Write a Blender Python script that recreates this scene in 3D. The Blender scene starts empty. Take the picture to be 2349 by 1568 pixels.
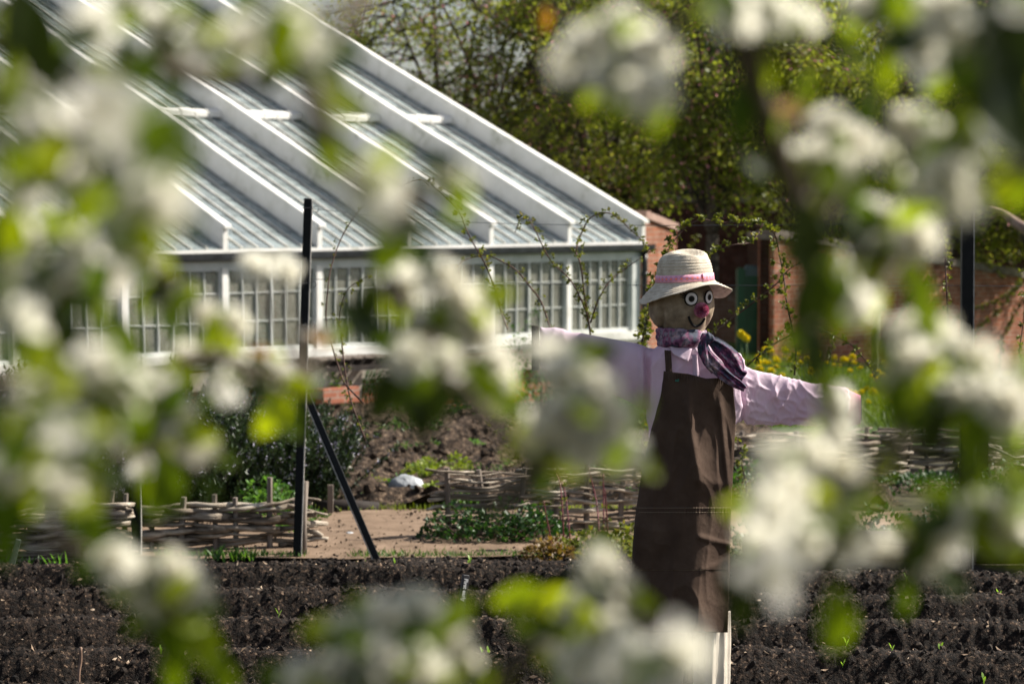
import bpy, math, random
import numpy as np
from mathutils import Vector, Matrix
R_=math.radians
random.seed(7); RNG=np.random.default_rng(7)
SC=bpy.context.scene; COL=SC.collection
# ------------------------------------------------------------------ camera model (2348 x 1568 picture units)
FX=5544.0; CX=1174.0; CY=784.0; HOR=440.0; CAMZ=2.0
PIT=math.atan((CY-HOR)/FX); CP=math.cos(PIT); SP=math.sin(PIT)
def P(px,py,D):
    a=(px-CX)/FX; b=(CY-py)/FX
    d=(a, CP+b*SP, -SP+b*CP); t=D/d[1]
    return np.array([d[0]*t, D, CAMZ+d[2]*t])
def smooth(a,b,x):
    t=np.clip((x-a)/(b-a),0,1); return t*t*(3-2*t)
def zg(X,Y):
    X=np.asarray(X,float); Y=np.asarray(Y,float)
    z=-0.044*np.clip(Y-14,0,22)
    b=smooth(26,36,Y)*smooth(1.5,3.5,X)
    return z+b*(0.30-0.104*(np.clip(X,0,12)-4.3))
def G(px,py,up=0.0):
    D=13.0
    for _ in range(60):
        p=P(px,py,D); h=float(zg(p[0],D))
        a=(px-CX)/FX; b=(CY-py)/FX
        s=(-SP+b*CP)/(CP+b*SP)
        Dn=(h-CAMZ)/s if s<0 else 60.0
        D=0.5*D+0.5*min(Dn,60)
    p=P(px,py,D); p[2]=float(zg(p[0],D))+up
    return p
# ------------------------------------------------------------------ noise
def _h(i,j,k,s):
    n=(i.astype(np.int64)*374761393+j.astype(np.int64)*668265263+k.astype(np.int64)*2147483647+s*1274126177)&0xFFFFFFFF
    n=((n^(n>>13))*1274126177)&0xFFFFFFFF
    n=((n^(n>>16))*2246822519)&0xFFFFFFFF
    return ((n^(n>>15))&0xFFFFFF)/16777215.0
def vn(p,s=0):
    p=np.asarray(p,float); f=np.floor(p); t=p-f; t=t*t*(3-2*t); i,j,k=f[...,0],f[...,1],f[...,2]
    r=0
    for a in (0,1):
        for b in (0,1):
            for c in (0,1):
                w=(t[...,0] if a else 1-t[...,0])*(t[...,1] if b else 1-t[...,1])*(t[...,2] if c else 1-t[...,2])
                r=r+w*_h(i+a,j+b,k+c,s)
    return r
def fbm(p,o=4,s=0):
    r=0;a=.5;p=np.asarray(p,float)
    for q in range(o): r=r+a*vn(p*(2.03**q)+q*13.7,s+q); a*=.5
    return r
def ridge(p,s=0):
    return 1-np.abs(2*vn(p,s)-1)
# ------------------------------------------------------------------ mesh helpers
ORG={}
def tag(o,label=None,cat=None,group=None,kind=None):
    if label: o['label']=label
    if cat: o['category']=cat
    if group: o['group']=group
    if kind: o['kind']=kind
    return o
def thing(name,loc,label,cat,group=None):
    o=bpy.data.objects.new(name,None); COL.objects.link(o)
    o.empty_display_size=.1
    o.location=Vector([float(c) for c in loc]); ORG[o.name]=np.array([float(c) for c in loc])
    return tag(o,label,cat,group)
def mesh(name,V,F,mats,smooth_=True,mi=None):
    V=np.asarray(V,float)
    me=bpy.data.meshes.new(name)
    if isinstance(F,np.ndarray):
        n,k=F.shape
        me.vertices.add(len(V)); me.vertices.foreach_set('co',V.ravel())
        me.loops.add(n*k); me.loops.foreach_set('vertex_index',F.astype(np.int32).ravel())
        me.polygons.add(n); me.polygons.foreach_set('loop_start',np.arange(0,n*k,k,dtype=np.int32))
        try: me.polygons.foreach_set('loop_total',np.full(n,k,dtype=np.int32))
        except Exception: pass
        me.update(calc_edges=True); me.validate()
    else:
        me.from_pydata([tuple(v) for v in V],[],[tuple(int(a) for a in f) for f in F]); me.update()
    for m in (mats if isinstance(mats,(list,tuple)) else [mats]): me.materials.append(m)
    if mi is not None: me.polygons.foreach_set('material_index',np.asarray(mi,dtype=np.int32))
    me.polygons.foreach_set('use_smooth',[bool(smooth_)]*len(me.polygons))
    return me
def obj(name,V,F,mats,parent=None,smooth_=True,mi=None,org=None):
    """world-space vertices; a child keeps them relative to its thing's base"""
    V=np.asarray(V,float)
    if parent is not None: o0=ORG[parent.name]
    elif org is not None: o0=np.asarray(org,float)
    else: o0=np.zeros(3)
    me=mesh(name,V-o0,F,mats,smooth_,mi)
    o=bpy.data.objects.new(name,me); COL.objects.link(o)
    if parent is not None: o.parent=parent
    else: o.location=Vector([float(c) for c in o0])
    ORG[o.name]=o0
    return o
class MB:
    def __init__(s): s.V=[];s.F=[];s.M=[];s.n=0
    def add(s,V,F,m=0):
        V=np.asarray(V,float); s.V.append(V)
        for f in F: s.F.append(tuple(int(a)+s.n for a in f)); s.M.append(m)
        s.n+=len(V)
    def box(s,O,ax,ay,az,m=0):
        O,ax,ay,az=[np.asarray(a,float) for a in (O,ax,ay,az)]
        V=[O,O+ax,O+ax+ay,O+ay,O+az,O+ax+az,O+ax+ay+az,O+ay+az]
        F=[(0,3,2,1),(4,5,6,7),(0,1,5,4),(1,2,6,5),(2,3,7,6),(3,0,4,7)]
        if np.dot(np.cross(ax,ay),az)<0: F=[f[::-1] for f in F]
        s.add(V,F,m)
    def tube(s,pts,rad,n=8,m=0,cap=True,squash=1.0):
        V,F=tube(pts,rad,n,cap,squash); s.add(V,F,m)
    def build(s,name,mats,parent=None,smooth_=True,org=None):
        return obj(name,np.concatenate(s.V),s.F,mats,parent,smooth_,s.M,org)
def tube(pts,rad,n=8,cap=True,squash=1.0):
    pts=np.asarray(pts,float); N=len(pts)
    rad=np.full(N,rad) if np.isscalar(rad) else np.asarray(rad,float)
    if len(rad)!=N: rad=np.interp(np.linspace(0,1,N),np.linspace(0,1,len(rad)),rad)
    T=np.gradient(pts,axis=0); T/=np.linalg.norm(T,axis=1)[:,None]+1e-12
    up=np.array([0,0,1.]) if abs(T[0][2])<.9 else np.array([1.,0,0])
    V=[]
    x=np.cross(T[0],up); x/=np.linalg.norm(x)
    for i in range(N):
        x=x-T[i]*np.dot(x,T[i]); x/=np.linalg.norm(x)+1e-12; y=np.cross(T[i],x)
        for k in range(n):
            a=2*math.pi*k/n; V.append(pts[i]+rad[i]*(math.cos(a)*x+squash*math.sin(a)*y))
    F=[]
    for i in range(N-1):
        for k in range(n):
            a=i*n+k;b=i*n+(k+1)%n; F.append((a,b,b+n,a+n))
    if cap: F.append(tuple(range(n))[::-1]); F.append(tuple((N-1)*n+k for k in range(n)))
    return np.array(V),F
def curve(pts,n=6):
    """Catmull-Rom through points"""
    p=[np.asarray(q,float) for q in pts]; p=[2*p[0]-p[1]]+p+[2*p[-1]-p[-2]]; out=[]
    for i in range(1,len(p)-2):
        for k in range(n):
            t=k/n; out.append(.5*((2*p[i])+(-p[i-1]+p[i+1])*t+(2*p[i-1]-5*p[i]+4*p[i+1]-p[i+2])*t*t+(-p[i-1]+3*p[i]-3*p[i+1]+p[i+2])*t**3))
    out.append(p[-2]); return np.array(out)
def grid(nu,nv,wrap=False):
    F=[]
    I=np.arange(nu*nv).reshape(nu,nv)
    a=I[:-1,:-1];b=I[1:,:-1];c=I[1:,1:];d=I[:-1,1:]
    F=np.stack([a,b,c,d],-1).reshape(-1,4)
    if wrap:
        a=I[:-1,-1];b=I[1:,-1];c=I[1:,0];d=I[:-1,0]
        F=np.concatenate([F,np.stack([a,b,c,d],-1).reshape(-1,4)])
    return F
def rots(fwd,rng,up=None):
    """N rotation matrices whose Y axis is fwd and whose Z axis is near up"""
    fwd=fwd/(np.linalg.norm(fwd,axis=1)[:,None]+1e-9)
    if up is None: up=rng.normal(size=fwd.shape)
    z=up-fwd*np.sum(up*fwd,1)[:,None]; z/=np.linalg.norm(z,axis=1)[:,None]+1e-9
    x=np.cross(fwd,z); return np.stack([x,fwd,z],-1)
def inst(TV,TF,Rm,pos,size):
    TV=np.asarray(TV,float); TF=np.asarray(TF); N=len(pos)
    V=np.einsum('nij,kj->nki',Rm,TV)*np.asarray(size).reshape(-1,1,1)+pos[:,None,:]
    F=TF[None]+ (np.arange(N)*len(TV))[:,None,None]
    return V.reshape(-1,3),F.reshape(-1,TF.shape[1])
LEAF4=([(0,0,0),(.32,.45,.08),(0,1,-.05),(-.32,.45,.08)],[(0,1,2,3)])
LEAF6=([(0,0,0),(0,.35,-.03),(0,.75,-.04),(0,1,-.12),(.26,.3,.06),(.24,.7,.05),(-.26,.3,.06),(-.24,.7,.05)],[(0,4,5,1),(1,5,3,2),(0,1,7,6),(1,2,3,7)])
LEAF6=([(0,0,0),(0,.5,-.05),(0,1,-.12),(.24,.22,.05),(.27,.6,.04),(-.24,.22,.05),(-.27,.6,.04)],[(0,3,4,1),(1,4,2,2),(0,1,6,5),(1,2,2,6)])
def leafmesh(name,pos,size,mats,parent=None,fwd=None,up=None,rng=RNG,tpl=LEAF4,org=None,mi=None):
    pos=np.asarray(pos,float)
    if fwd is None: fwd=rng.normal(size=pos.shape)
    V,F=inst(tpl[0],np.array(tpl[1]),rots(fwd,rng,up),pos,size)
    if mi is not None: mi=np.repeat(mi,len(tpl[1]))
    return obj(name,V,F,mats,parent,True,mi,org)
LEAFG=([(0,0,0),(.2,.2,.05),(0,.3,-.03),(-.2,.2,.05),(.3,.5,.08),(0,.6,-.05),(-.3,.5,.08),(.2,.8,.03),(-.2,.8,.03),(0,1,-.15)],
       [(0,1,2,3),(2,1,4,5),(3,2,5,6),(5,4,7,9),(6,5,9,8)])
# ------------------------------------------------------------------ materials
def nd(nt,t,**k):
    n=nt.nodes.new(t)
    for a,b in k.items(): setattr(n,a,b)
    return n
def base(name):
    m=bpy.data.materials.new(name); m.use_nodes=True; nt=m.node_tree; nt.nodes.clear()
    out=nd(nt,'ShaderNodeOutputMaterial'); return m,nt,out
def coords(nt,scale=(1,1,1),rot=(0,0,0),src='Object'):
    tc=nd(nt,'ShaderNodeTexCoord'); mp=nd(nt,'ShaderNodeMapping')
    mp.inputs['Scale'].default_value=scale; mp.inputs['Rotation'].default_value=rot
    nt.links.new(tc.outputs[src],mp.inputs['Vector']); return mp.outputs['Vector']
def noise(nt,vec,scale,detail=4,rough=.55):
    n=nd(nt,'ShaderNodeTexNoise'); n.inputs['Scale'].default_value=scale; n.inputs['Detail'].default_value=detail; n.inputs['Roughness'].default_value=rough
    nt.links.new(vec,n.inputs['Vector']); return n.outputs['Fac']
def ramp(nt,fac,stops):
    r=nd(nt,'ShaderNodeValToRGB'); e=r.color_ramp.elements
    while len(e)<len(stops): e.new(.5)
    for i,(p,c) in enumerate(stops): e[i].position=p; e[i].color=(*c,1)
    nt.links.new(fac,r.inputs['Fac']); return r.outputs['Color']
def bump(nt,h,strength,dist,normal=None):
    b=nd(nt,'ShaderNodeBump'); b.inputs['Strength'].default_value=strength; b.inputs['Distance'].default_value=dist
    nt.links.new(h,b.inputs['Height'])
    if normal is not None: nt.links.new(normal,b.inputs['Normal'])
    return b.outputs['Normal']
def M(name,stops,scale=8,rough=.8,bumps=None,stretch=(1,1,1),spec=.3,detail=5,metal=0,sss=0,rot=(0,0,0)):
    """stops: list of (pos,colour) over a noise; bumps: list of (scale,strength,distance)"""
    m,nt,out=base(name); b=nd(nt,'ShaderNodeBsdfPrincipled')
    v=coords(nt,stretch,rot)
    if len(stops)==1: b.inputs['Base Color'].default_value=(*stops[0],1)
    else: nt.links.new(ramp(nt,noise(nt,v,scale,detail,.6),stops),b.inputs['Base Color'])
    b.inputs['Roughness'].default_value=rough; b.inputs['Specular IOR Level'].default_value=spec; b.inputs['Metallic'].default_value=metal
    nrm=None
    for (s,st,d) in (bumps or []): nrm=bump(nt,noise(nt,v,s,4,.6),st,d,nrm)
    if nrm is not None: nt.links.new(nrm,b.inputs['Normal'])
    nt.links.new(b.outputs[0],out.inputs[0]); return m
def leafM(name,cols,trans=.45,scale=3,rough=.45,spread=(.3,.7),tint=1.6,rand=False):
    """cols: colours over a noise; translucent light shows through"""
    m,nt,out=base(name); v=coords(nt)
    f=noise(nt,v,scale,3,.7)
    if rand:
        oi=nd(nt,'ShaderNodeObjectInfo'); mm=nd(nt,'ShaderNodeMath',operation='MULTIPLY_ADD')
        nt.links.new(oi.outputs['Random'],mm.inputs[0]); mm.inputs[1].default_value=.6; 
        m2=nd(nt,'ShaderNodeMath',operation='MULTIPLY'); nt.links.new(f,m2.inputs[0]); m2.inputs[1].default_value=.45
        nt.links.new(m2.outputs[0],mm.inputs[2]); f=mm.outputs[0]
    n=len(cols); st=[(spread[0]+(spread[1]-spread[0])*i/max(1,n-1),c) for i,c in enumerate(cols)]
    c=ramp(nt,f,st)
    b=nd(nt,'ShaderNodeBsdfPrincipled'); b.inputs['Roughness'].default_value=rough; b.inputs['Specular IOR Level'].default_value=.35
    nt.links.new(c,b.inputs['Base Color'])
    t=nd(nt,'ShaderNodeBsdfTranslucent'); g=nd(nt,'ShaderNodeVectorMath',operation='MULTIPLY'); g.inputs[1].default_value=(tint,tint*1.0,tint*.45)
    nt.links.new(c,g.inputs[0]); nt.links.new(g.outputs[0],t.inputs['Color'])
    mx=nd(nt,'ShaderNodeMixShader'); mx.inputs[0].default_value=trans
    nt.links.new(b.outputs[0],mx.inputs[1]); nt.links.new(t.outputs[0],mx.inputs[2]); nt.links.new(mx.outputs[0],out.inputs[0]); return m
def clothM(name,cols,scale=6,weave=500,trans=.15,wst=.3,stretch=(1,1,1),wrinkle=None):
    m,nt,out=base(name); v=coords(nt,stretch); v2=coords(nt)
    b=nd(nt,'ShaderNodeBsdfPrincipled'); b.inputs['Roughness'].default_value=.9; b.inputs['Specular IOR Level'].default_value=.15
    c=ramp(nt,noise(nt,v,scale,4,.55),[(.32+.36*i/max(1,len(cols)-1),q) for i,q in enumerate(cols)])
    nt.links.new(c,b.inputs['Base Color'])
    w1=nd(nt,'ShaderNodeTexWave',wave_type='BANDS',bands_direction='Z'); w1.inputs['Scale'].default_value=weave; nt.links.new(v2,w1.inputs['Vector'])
    w2=nd(nt,'ShaderNodeTexWave',wave_type='BANDS',bands_direction='X'); w2.inputs['Scale'].default_value=weave; nt.links.new(v2,w2.inputs['Vector'])
    ad=nd(nt,'ShaderNodeMath',operation='ADD'); nt.links.new(w1.outputs['Fac'],ad.inputs[0]); nt.links.new(w2.outputs['Fac'],ad.inputs[1])
    n=bump(nt,ad.outputs[0],wst,.001)
    if wrinkle:
        for (s,st,d) in wrinkle: n=bump(nt,noise(nt,v2,s,3,.5),st,d,n)
    nt.links.new(n,b.inputs['Normal'])
    if trans>0:
        t=nd(nt,'ShaderNodeBsdfTranslucent'); nt.links.new(c,t.inputs['Color']); mx=nd(nt,'ShaderNodeMixShader'); mx.inputs[0].default_value=trans
        nt.links.new(b.outputs[0],mx.inputs[1]); nt.links.new(t.outputs[0],mx.inputs[2]); nt.links.new(mx.outputs[0],out.inputs[0])
    else: nt.links.new(b.outputs[0],out.inputs[0])
    return m
def brickM(name,ang,c1,c2,mortar,stops,wear=.5):
    """ang: angle of the wall's run in plan; bricks 225 x 75 mm"""
    m,nt,out=base(name); b=nd(nt,'ShaderNodeBsdfPrincipled'); b.inputs['Roughness'].default_value=.92; b.inputs['Specular IOR Level'].default_value=.15
    tc=nd(nt,'ShaderNodeTexCoord'); sx=nd(nt,'ShaderNodeSeparateXYZ'); nt.links.new(tc.outputs['Object'],sx.inputs[0])
    a=nd(nt,'ShaderNodeMath',operation='MULTIPLY'); a.inputs[1].default_value=math.cos(ang); nt.links.new(sx.outputs['X'],a.inputs[0])
    a2=nd(nt,'ShaderNodeMath',operation='MULTIPLY_ADD'); a2.inputs[1].default_value=math.sin(ang); nt.links.new(sx.outputs['Y'],a2.inputs[0]); nt.links.new(a.outputs[0],a2.inputs[2])
    cb=nd(nt,'ShaderNodeCombineXYZ'); nt.links.new(a2.outputs[0],cb.inputs['X']); nt.links.new(sx.outputs['Z'],cb.inputs['Y'])
    br=nd(nt,'ShaderNodeTexBrick'); br.inputs['Scale'].default_value=1; br.inputs['Brick Width'].default_value=.225; br.inputs['Row Height'].default_value=.075; br.inputs['Mortar Size'].default_value=.007; br.inputs['Bias'].default_value=-.1
    br.inputs['Color1'].default_value=(*c1,1); br.inputs['Color2'].default_value=(*c2,1); br.inputs['Mortar'].default_value=(*mortar,1); nt.links.new(cb.outputs[0],br.inputs['Vector'])
    nz=ramp(nt,noise(nt,tc.outputs['Object'],3.5,8,.7),stops)
    mx=nd(nt,'ShaderNodeMix',data_type='RGBA',blend_type='MULTIPLY'); mx.inputs[0].default_value=1.0
    nt.links.new(br.outputs['Color'],mx.inputs[6]); nt.links.new(nz,mx.inputs[7])
    nt.links.new(mx.outputs[2],b.inputs['Base Color'])
    n=bump(nt,br.outputs['Fac'],.6,-.012); n=bump(nt,noise(nt,tc.outputs['Object'],40,4,.6),.5,.01,n); nt.links.new(n,b.inputs['Normal'])
    nt.links.new(b.outputs[0],out.inputs[0]); return m
def glassM(name,dirt_sheen,col,rough=.03):  # diffuse veil: pane dirt plus brightness of reflections put into the colour
    m,nt,out=base(name)
    tr=nd(nt,'ShaderNodeBsdfTransparent'); tr.inputs[0].default_value=(.86,.93,.9,1)
    gl=nd(nt,'ShaderNodeBsdfGlossy'); gl.inputs['Roughness'].default_value=rough
    lw=nd(nt,'ShaderNodeFresnel'); lw.inputs['IOR'].default_value=1.52
    k=nd(nt,'ShaderNodeMath',operation='MULTIPLY'); k.inputs[1].default_value=1.7; nt.links.new(lw.outputs[0],k.inputs[0])
    m1=nd(nt,'ShaderNodeMixShader'); nt.links.new(k.outputs[0],m1.inputs[0]); nt.links.new(tr.outputs[0],m1.inputs[1]); nt.links.new(gl.outputs[0],m1.inputs[2])
    df=nd(nt,'ShaderNodeBsdfDiffuse'); df.inputs[0].default_value=(*col,1)
    v=coords(nt,(1,1,1)); f=nd(nt,'ShaderNodeMapRange'); nt.links.new(noise(nt,v,3.0,5,.7),f.inputs[0]); f.inputs[1].default_value=.3; f.inputs[2].default_value=.7; f.inputs[3].default_value=dirt_sheen*.6; f.inputs[4].default_value=dirt_sheen*1.4
    m2=nd(nt,'ShaderNodeMixShader'); nt.links.new(f.outputs[0],m2.inputs[0]); nt.links.new(m1.outputs[0],m2.inputs[1]); nt.links.new(df.outputs[0],m2.inputs[2])
    nt.links.new(m2.outputs[0],out.inputs[0]); return m
SOIL=M('soil',[(.38,(.0025,.0015,.001)),(.51,(.013,.008,.0052)),(.61,(.042,.026,.017)),(.67,(.22,.15,.10))],scale=62,rough=.9,bumps=[(120,.8,.01),(35,.6,.02)],detail=8,spec=.25)
SOIL2=M('rough_soil',[(.34,(.010,.007,.005)),(.48,(.045,.031,.022)),(.58,(.10,.068,.046)),(.68,(.26,.19,.13))],scale=24,rough=.92,bumps=[(60,.9,.02),(15,.6,.04)],detail=8,spec=.2)
GRND=M('bare_ground',[(.35,(.035,.03,.018)),(.55,(.07,.062,.03)),(.75,(.11,.10,.05))],scale=6,rough=.95,bumps=[(40,.8,.03)],detail=8)
CLODM=M('clods',[(.36,(.005,.004,.003)),(.52,(.020,.014,.011)),(.68,(.07,.05,.036))],scale=30,rough=.9,bumps=[(150,.6,.006)],detail=6)
CHIPM=M('bark_chips',[(.36,(.12,.08,.055)),(.5,(.26,.185,.125)),(.64,(.46,.37,.28))],scale=14,rough=.8,detail=3)
PATHM=M('path_sand',[(.3,(.135,.095,.066)),(.5,(.20,.142,.10)),(.72,(.27,.195,.14))],scale=5,rough=.95,bumps=[(150,.5,.01),(20,.3,.03)],detail=9,spec=.1)
LAWNM=M('turf',[(.3,(.025,.045,.010)),(.55,(.05,.09,.018)),(.75,(.09,.12,.03))],scale=5,rough=.95,bumps=[(60,.8,.03)])
WATT=M('hazel_rods',[(.34,(.06,.045,.032)),(.5,(.24,.195,.15)),(.66,(.50,.44,.36))],scale=10,rough=.85,bumps=[(45,.7,.01),(160,.5,.004)],stretch=(.25,1,2.6))
STK=M('stake_wood',[(.3,(.09,.07,.055)),(.55,(.20,.165,.14)),(.75,(.33,.29,.25))],scale=22,rough=.85,bumps=[(70,.6,.008)],stretch=(1,1,.12))
DKW=M('dark_wood',[(.3,(.012,.009,.008)),(.6,(.035,.026,.022)),(.8,(.07,.055,.045))],scale=14,rough=.8,bumps=[(60,.6,.01)],stretch=(.2,1,1))
BLKP=M('black_paint',[(.4,(.003,.004,.005)),(.7,(.008,.009,.010))],scale=30,rough=.5,bumps=[(90,.25,.004)],spec=.22,detail=3)
EDGEM=M('pole_edge',[(.4,(.25,.24,.22)),(.7,(.45,.43,.40))],scale=30,rough=.6)  # pale grey strip along one edge of the shaft
WIREM=M('wire',[(.12,.12,.13)],rough=.5,metal=.6)
WHT=M('white_paint',[(.30,(.50,.50,.43)),(.42,(.74,.73,.69)),(.55,(.81,.80,.77)),(.8,(.86,.85,.82))],scale=3.5,rough=.5,bumps=[(30,.15,.004)],spec=.4,detail=7)
BARM=M('shaded_bar_paint',[(.3,(.30,.30,.27)),(.6,(.50,.50,.47))],scale=5,rough=.6)  # grey of the bars' shade side is put into the colour
WHT2=M('window_paint',[(.3,(.42,.45,.43)),(.6,(.60,.62,.60))],scale=4,rough=.5,spec=.4)
LEAD=M('shaded_gutter_iron',[(.35,(.018,.020,.026)),(.65,(.05,.055,.065))],scale=6,rough=.5,spec=.5)  # dark iron, deepened to paint in the black shadow under the eave
BLKI=M('downpipe_iron',[(.4,(.008,.008,.010)),(.7,(.02,.02,.023))],scale=8,rough=.4,spec=.5)
STONE=M('pale_stone',[(.3,(.22,.19,.16)),(.55,(.36,.31,.26)),(.75,(.46,.42,.36))],scale=7,rough=.9,bumps=[(25,.6,.02)],detail=8)
ROCK=M('white_stone',[(.35,(.22,.24,.26)),(.6,(.48,.50,.52))],scale=9,rough=.85,bumps=[(12,.8,.03)],detail=8)
GLR=glassM('roof_glass',.27,(.60,.70,.71),.05)
GLW=glassM('window_glass',.27,(.58,.58,.49))
# ================================================================== GROUND
def axis(*segs):
    o=[]
    for a,b,n in segs: o+=list(np.linspace(a,b,n,endpoint=False))
    return np.array(o+[segs[-1][1]])
def sheet(name,xs,ys,zf,mat,label=None,cat=None,kind='structure',mask=None):
    X,Y=np.meshgrid(xs,ys,indexing='ij'); Z=zf(X,Y)
    V=np.stack([X,Y,Z],-1).reshape(-1,3); F=grid(len(xs),len(ys))
    if mask is not None:
        c=V[F].mean(1); F=F[mask(c[:,0],c[:,1])]
        u,inv=np.unique(F,return_inverse=True); V=V[u]; F=inv.reshape(F.shape)
    o=obj(name,V,F,mat); tag(o,label,cat,None,kind); return o
gx=axis((-80,-12,18),(-12,14,80),(14,80,18)); gy=axis((-6,8,10),(8,46,90),(46,220,20))
sheet('ground',gx,gy,lambda X,Y: zg(X,Y)-.03-.3*((X>-2.9)&(X<3.5)&(Y>8.4)&(Y<13.08))+.03*(fbm(np.stack([X*1.3,Y*1.3,0*X],-1),3,5)-.5),GRND)
# near soil bed, ridged in rows that run across the view
BED0,BED1=8.3,13.12
def bedz(X,Y):
    W=.24*(vn(np.stack([X*.8,Y*.5,0*X],-1),3)-.5)+.09*(vn(np.stack([X*3.1,Y*1.5,0*X],-1),4)-.5)
    ph=(Y+.10*X*0+.05*X+W-9.55)/.74
    t=ph-np.floor(ph)
    rd=np.where(t<.30,smooth(0,.30,t),1-smooth(.30,1.0,t))      # steep face to the viewer, long slope behind
    fade=smooth(BED1-.02,BED1-.85,Y)
    ca,sa=math.cos(.61),math.sin(.61); X1=X+.05*(vn(np.stack([X*7,Y*7,0*X],-1),13)-.5); P3=np.stack([ca*X1+sa*Y,-sa*X1+ca*Y,0*X+.37],-1); P4=np.stack([sa*X1+ca*Y*1.2,-ca*X1+sa*Y*1.1,.4*X1],-1)
    cl=fbm(P3*8,4,11); c2=fbm(P3*34,3,21); lump=np.maximum(0,vn(P4*15,31)-.62)*.028+np.maximum(0,vn(P4*33,41)-.55)*.035+np.maximum(0,vn(P3*58,43)-.5)*.035
    eb=smooth(12.75,13.1,Y)*(.085*(fbm(np.stack([X*2.3,Y*3,0*X],-1),4,97)-.42)+.03*(fbm(P3*22,2,98)-.4))
    return zg(X,Y)-.012+eb-.10*fade+fade*(.235*rd+.030*(cl-.45)+.026*(c2-.45)+.016*(fbm(P3*75,2,25)-.4)+lump)
xs=np.arange(-3.1,3.7,.0095); ys=np.arange(BED0,BED1+.22,.0115)
sheet('soil_bed',xs,ys,bedz,SOIL)
def pathy(X): return 13.12+.03*np.sin(X*1.7)
def patht(X): return 15.55+.12*np.sin(X*1.1+1)
xs=np.arange(-8,9,.05); ys=np.arange(13.0,15.9,.05)
sheet('path',xs,ys,lambda X,Y: zg(X,Y)+.012+.03*(fbm(np.stack([X*2.2,Y*2.2,0*X],-1),4,8)-.5),PATHM,mask=lambda x,y:(y>pathy(x)+.02*np.sin(x*9))&(y<patht(x)+.05*np.sin(x*7)))
def midz(X,Y):
    P3=np.stack([X,Y,0*X],-1)
    return zg(X,Y)+.02+.05*smooth(15.7,16.6,Y)+.14*(fbm(P3*2.1,4,51)-.5)+.10*(fbm(P3*7.5,4,61)-.5)+np.maximum(0,vn(P3*13,71)-.55)*.16
xs=np.arange(-6,2.6,.034); ys=np.arange(15.75,29.5,.05)
sheet('dug_soil',xs,ys,midz,SOIL2)
xs=np.arange(.5,16,.12); ys=np.arange(22,52,.15)
sheet('lawn',xs,ys,lambda X,Y: zg(X,Y)+.03+.08*(fbm(np.stack([X,Y,0*X],-1),4,8)-.5),LAWNM)
# clods and bark chips lying on the bed
n=15000; q=RNG.uniform([-3,8.6],[3.6,13.05],(n,2)); qz=bedz(q[:,0],q[:,1])
pos=np.c_[q,qz+.002]; CH=([(0,0,0),(.5,.15,.12),(1,0,0),(.5,-.15,.1)],[(0,1,2,3)])
d=RNG.normal(size=(n,3)); d[:,2]*=.35
o=leafmesh('bark_chips',pos,(.007+.034*RNG.uniform(0,1,n)**3.2),CHIPM,fwd=d,tpl=([(0,0,0),(.2,.5,.1),(0,1,0),(-.2,.5,.12)],[(0,1,2,3)]))
tag(o,'pale bark chips and grit scattered over the dark soil rows','mulch',None,'stuff')
ico=[];
t=(1+5**.5)/2
IV=np.array([(-1,t,0),(1,t,0),(-1,-t,0),(1,-t,0),(0,-1,t),(0,1,t),(0,-1,-t),(0,1,-t),(t,0,-1),(t,0,1),(-t,0,-1),(-t,0,1)])/2
IF=[(0,11,5),(0,5,1),(0,1,7),(0,7,10),(0,10,11),(1,5,9),(5,11,4),(11,10,2),(10,7,6),(7,1,8),(3,9,4),(3,4,2),(3,2,6),(3,6,8),(3,8,9),(4,9,5),(2,4,11),(6,2,10),(8,6,7),(9,8,1)]
def clods(name,n,x0,x1,y0,y1,zf,s0,s1,mat,label,cat):
    q=RNG.uniform([x0,y0],[x1,y1],(n,2)); z=zf(q[:,0],q[:,1]); s=s0+(s1-s0)*RNG.power(.35,n) if False else s0+(s1-s0)*RNG.uniform(0,1,n)**4
    A=np.eye(3)[None]+RNG.normal(0,.22,(n,3,3)); V=np.einsum('nij,kj->nki',A,IV*1.0)
    V=V+RNG.normal(0,.09,V.shape); V=V*s[:,None,None]+np.c_[q,z+s*.35][:,None,:]
    F=np.array(IF)[None]+(np.arange(n)*12)[:,None,None]
    o=obj(name,V.reshape(-1,3),F.reshape(-1,3),mat,None,False); tag(o,label,cat,None,'stuff')
clods('soil_crumbs',26000,-3.05,3.65,8.5,13.2,bedz,.003,.017,CLODM,'dark crumbs and clods of soil on the ridged bed','soil')
clods('rough_clods',9000,-4.5,2.0,15.9,28.5,midz,.008,.045,SOIL2,'brown clods lying on the dug soil before the greenhouse','soil')
clods('path_grit',3000,-3,1.2,13.2,15.6,lambda X,Y:zg(X,Y)+.012,.002,.010,SOIL2,'small grit and pebbles on the sandy path','gravel')

# ================================================================== GREENHOUSE
E0=np.array([-3.46,29.0,0.]); U=np.array([.737,.676,0.]); N_=np.array([.676,-.737,0.]); BK=-N_; Z_=np.array([0,0,1.])
def W(s,z,o=0.0): return E0+U*s+N_*o+Z_*z
SP_=1.43; S0=-3*SP_; S1=5*SP_+.06; EZ=1.235; SILL=.065; SLOPE=.426; TR=9.3
g0=W(0,-.75)
GH=thing('greenhouse',g0,'long white timber glasshouse with steep glazed roof on a low brick base','greenhouse')
wallang=math.atan2(U[1],U[0])
BRG=brickM('greenhouse_brick',wallang,(.42,.15,.085),(.34,.13,.08),(.42,.36,.30),[(.3,(.6,.6,.6)),(.6,(1,.95,.9)),(.8,(1.1,1.1,1.15))])
def fb(mb,s0,s1,z0,z1,o0,o1,m=0): mb.box(W(s0,z0,o0),U*(s1-s0),N_*(o1-o0),Z_*(z1-z0),m)
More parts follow.
